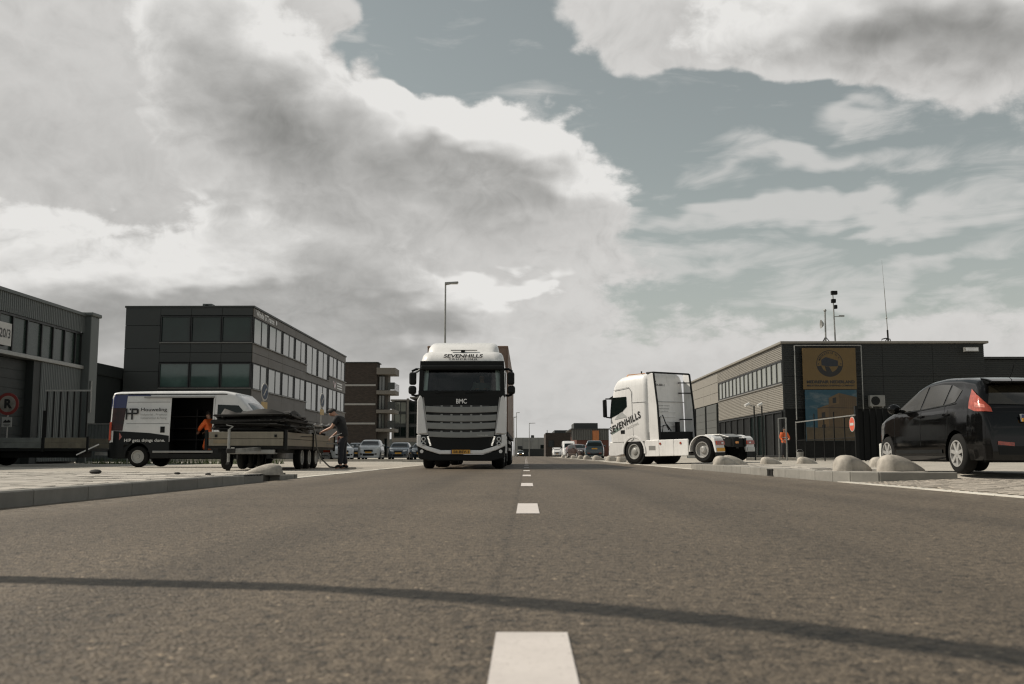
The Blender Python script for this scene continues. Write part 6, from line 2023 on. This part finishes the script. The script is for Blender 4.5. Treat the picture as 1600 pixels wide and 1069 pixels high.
MB().box(-.22, .22, -.032, -.027, .29, .41).build('bar', sign_white, dk)
WP = 'pale posts beside the black car'
for x, lb in ((13.98, 'left one of the two short pale posts beside the front of the black car'), (14.25, 'right one of the two short pale posts beside the front of the black car')):
    t = thing('short_post', lb, 'post', (x, 39.6, .1), 0, WP)
    MB().cyl((0, 0, 0), (0, 0, .72), .075, n=14).build('shaft', MA['reflect'], t, 40)
    MB().ball((0, 0, .72), .075, .075, .03, 12, 6).build('cap', MA['reflect'], t, 60)
bk = thing('metal_bucket', 'small pale bucket at the foot of the bar fence', 'bucket', (13.75, 50.5, .1))
MB().lathe([(.14, 0), (.18, .45), (.17, .45), (.13, .03)], (0, 0, 0), 'z', 16).build('pail', MA['gal'], bk, 40)
MB().tube([(-.18, 0, .44), (-.1, 0, .56), (.1, 0, .56), (.18, 0, .44)], .01).build('handle', MA['gal'], bk)
# camera poles
for x, H, hd, lb in ((12.77, 3.05, -.38, 'pale surveillance camera pole with long camera pointing left, by the glazed ground floor'), (13.20, 3.05, -.10, 'second surveillance camera pole with a short camera, next to the longer one')):
    t = thing('camera_pole', lb, 'camera pole', (x, 56, .1), 0, 'surveillance camera poles')
    MB().cyl((0, 0, 0), (0, 0, H), .04, n=10).build('pole', MA['chassis'], t, 40)
    MB().cyl((0, 0, H - .05), (hd * .7, -.05, H + .03), .03).build('arm', MA['gal'], t)
    MB().cyl((hd - .16, -.15, H - .02), (hd + .10, 0, H + .10), .075, .085, 14).build('camera_body', mat('camera_white', (.62, .61, .58), .4), t, 40)
# roof masts
t = thing('roof_mast', 'short roof mast with small dish panel and tripod on the workshop', 'mast', (19.92, 66, 7.45))
MB().cyl((0, 0, 0), (0.02, 0, 2.5), .055, n=8).build('pole', MA['gal'], t, 40)
MB().bar((0, 0, .75), (-.5, -.2, .0), .05).bar((0, 0, .75), (.5, -.2, .0), .05).bar((0, 0, .75), (0, .5, .0), .05).build('tripod', MA['chassis'], t)
MB().lathe([(.12, 0), (.30, .16), (.28, .16), (.1, .04)], (-.12, 0, 1.6), 'x', 16, -1).build('dish', MA['gal'], t, 40)
MB().ball((.02, 0, 2.52), .1, .1, .1).build('finial', MA['gal'], t, 60)
MB().box(-.55, -.35, -.1, .1, 0, .35).build('junction_box', MA['blk'], t)
t = thing('roof_mast', 'tall roof mast with several floodlights and instruments on the workshop', 'mast', (20.5, 66, 7.45))
MB().cyl((.06, 0, 0), (0, 0, 3.75), .06, .035, 8).build('pole', MA['gal'], t, 40)
for z, w, s_ in ((3.70, .34, 1), (3.15, .22, 1), (2.75, .30, -.4)):
    MB().box(-.12 * s_, w - .05, -.12, .12, z - .12, z + .14).build('floodlight', MA['chassis'], t, bevel=.03)
MB().bar((0, 0, 2.1), (.55, 0, 2.14), .05).box(.35, .70, -.06, .06, 2.10, 2.20).build('side_lamp', MA['gal'], t)
t = thing('whip_aerial', 'very thin tall whip aerial on the workshop roof', 'aerial', (24.05, 66, 7.45))
MB().cyl((0, 0, 0), (-.02, 0, 1.2), .06, n=8).build('mount', MA['chassis'], t, 40)
MB().cyl((-.02, 0, 1.2), (-.12, 0, 4.0), .030, .022, 8).cyl((-.12, 0, 4.0), (-.20, 0, 5.9), .014, .006, 6).ball((-.05, 0, 2.0), .06, .06, .06).build('rod', MA['gal'], t, 40)
MB().bar((0, 0, .7), (-.55, 0, 0), .05).build('stay', MA['chassis'], t)
t = tag(MB().tube([(22.3, 62.4, 7.40), (22.35, 62.4, 7.62), (22.6, 62.4, 7.68), (22.85, 62.4, 7.62), (22.9, 62.4, 7.40)], .035, 8).build('roof_hoop', MA['chassis'], None, 50), 'small dark hoop handle on the workshop roof edge', 'hoop')

# metal fence panel behind the van and odds and ends
t = thing('fence_panel', 'low grey corrugated fence panel behind the rear of the van', 'fence', (-19.6, 48, 0), wc=True)
MB().ribs((-20.75, 47.0, .1), (1.9, 0, 0), (0, 0, 1.75), (0, -1, 0), .16, .04).build('sheet', MA['hall'], t)
MB().bar((-20.75, 46.95, 1.86), (-18.85, 46.95, 1.86), .05).build('top_rail', MA['gal'], t)
for x in (-20.75, -18.85):
    MB().bar((x, 47.05, 0), (x, 47.05, 1.9), .06).build('post', MA['gal'], t)
rs = random.Random(3)
for k, (x, y_, z, s_, lb) in enumerate(((-6.6, 15.3, .112, .07, 'dark stone lying alone on the left pavement slabs'), (-5.2, 14.9, .112, .035, 'tiny dark pebble near the lone concrete block on the left pavement'), (-4.55, 14.3, .112, .035, 'tiny dark pebble beside the left kerb gully'))):
    b_ = MB().ball((0, 0, s_ * .45), s_ * 1.3, s_ * .9, s_ * .55, 9, 6)
    b_.v = [(p[0] * rs.uniform(.85, 1.15), p[1] * rs.uniform(.85, 1.15), p[2]) for p in b_.v]
    o = b_.build('stone', MA['rust'], None, 30)
    o.location = (x, y_, z)
    tag(o, lb, 'stone')
# weeds at the foot of the wall behind the van
g = MB()
for k in range(900):
    x, y_ = rs.uniform(-19.5, -11), rs.uniform(44, 46)
    h, a = rs.uniform(.12, .35), rs.uniform(0, 6.28)
    w = rs.uniform(.01, .03)
    dx, dy = cos(a) * w, sin(a) * w
    g.add([(x - dx, y_ - dy, 0), (x + dx, y_ + dy, 0), (x + rs.uniform(-.1, .1), y_ + rs.uniform(-.1, .1), h)], [(0, 1, 2)])
o = g.build('weeds', mat('weed_green', (.06, .085, .025), .8, var=.4, scale=6))
o['kind'] = 'stuff'
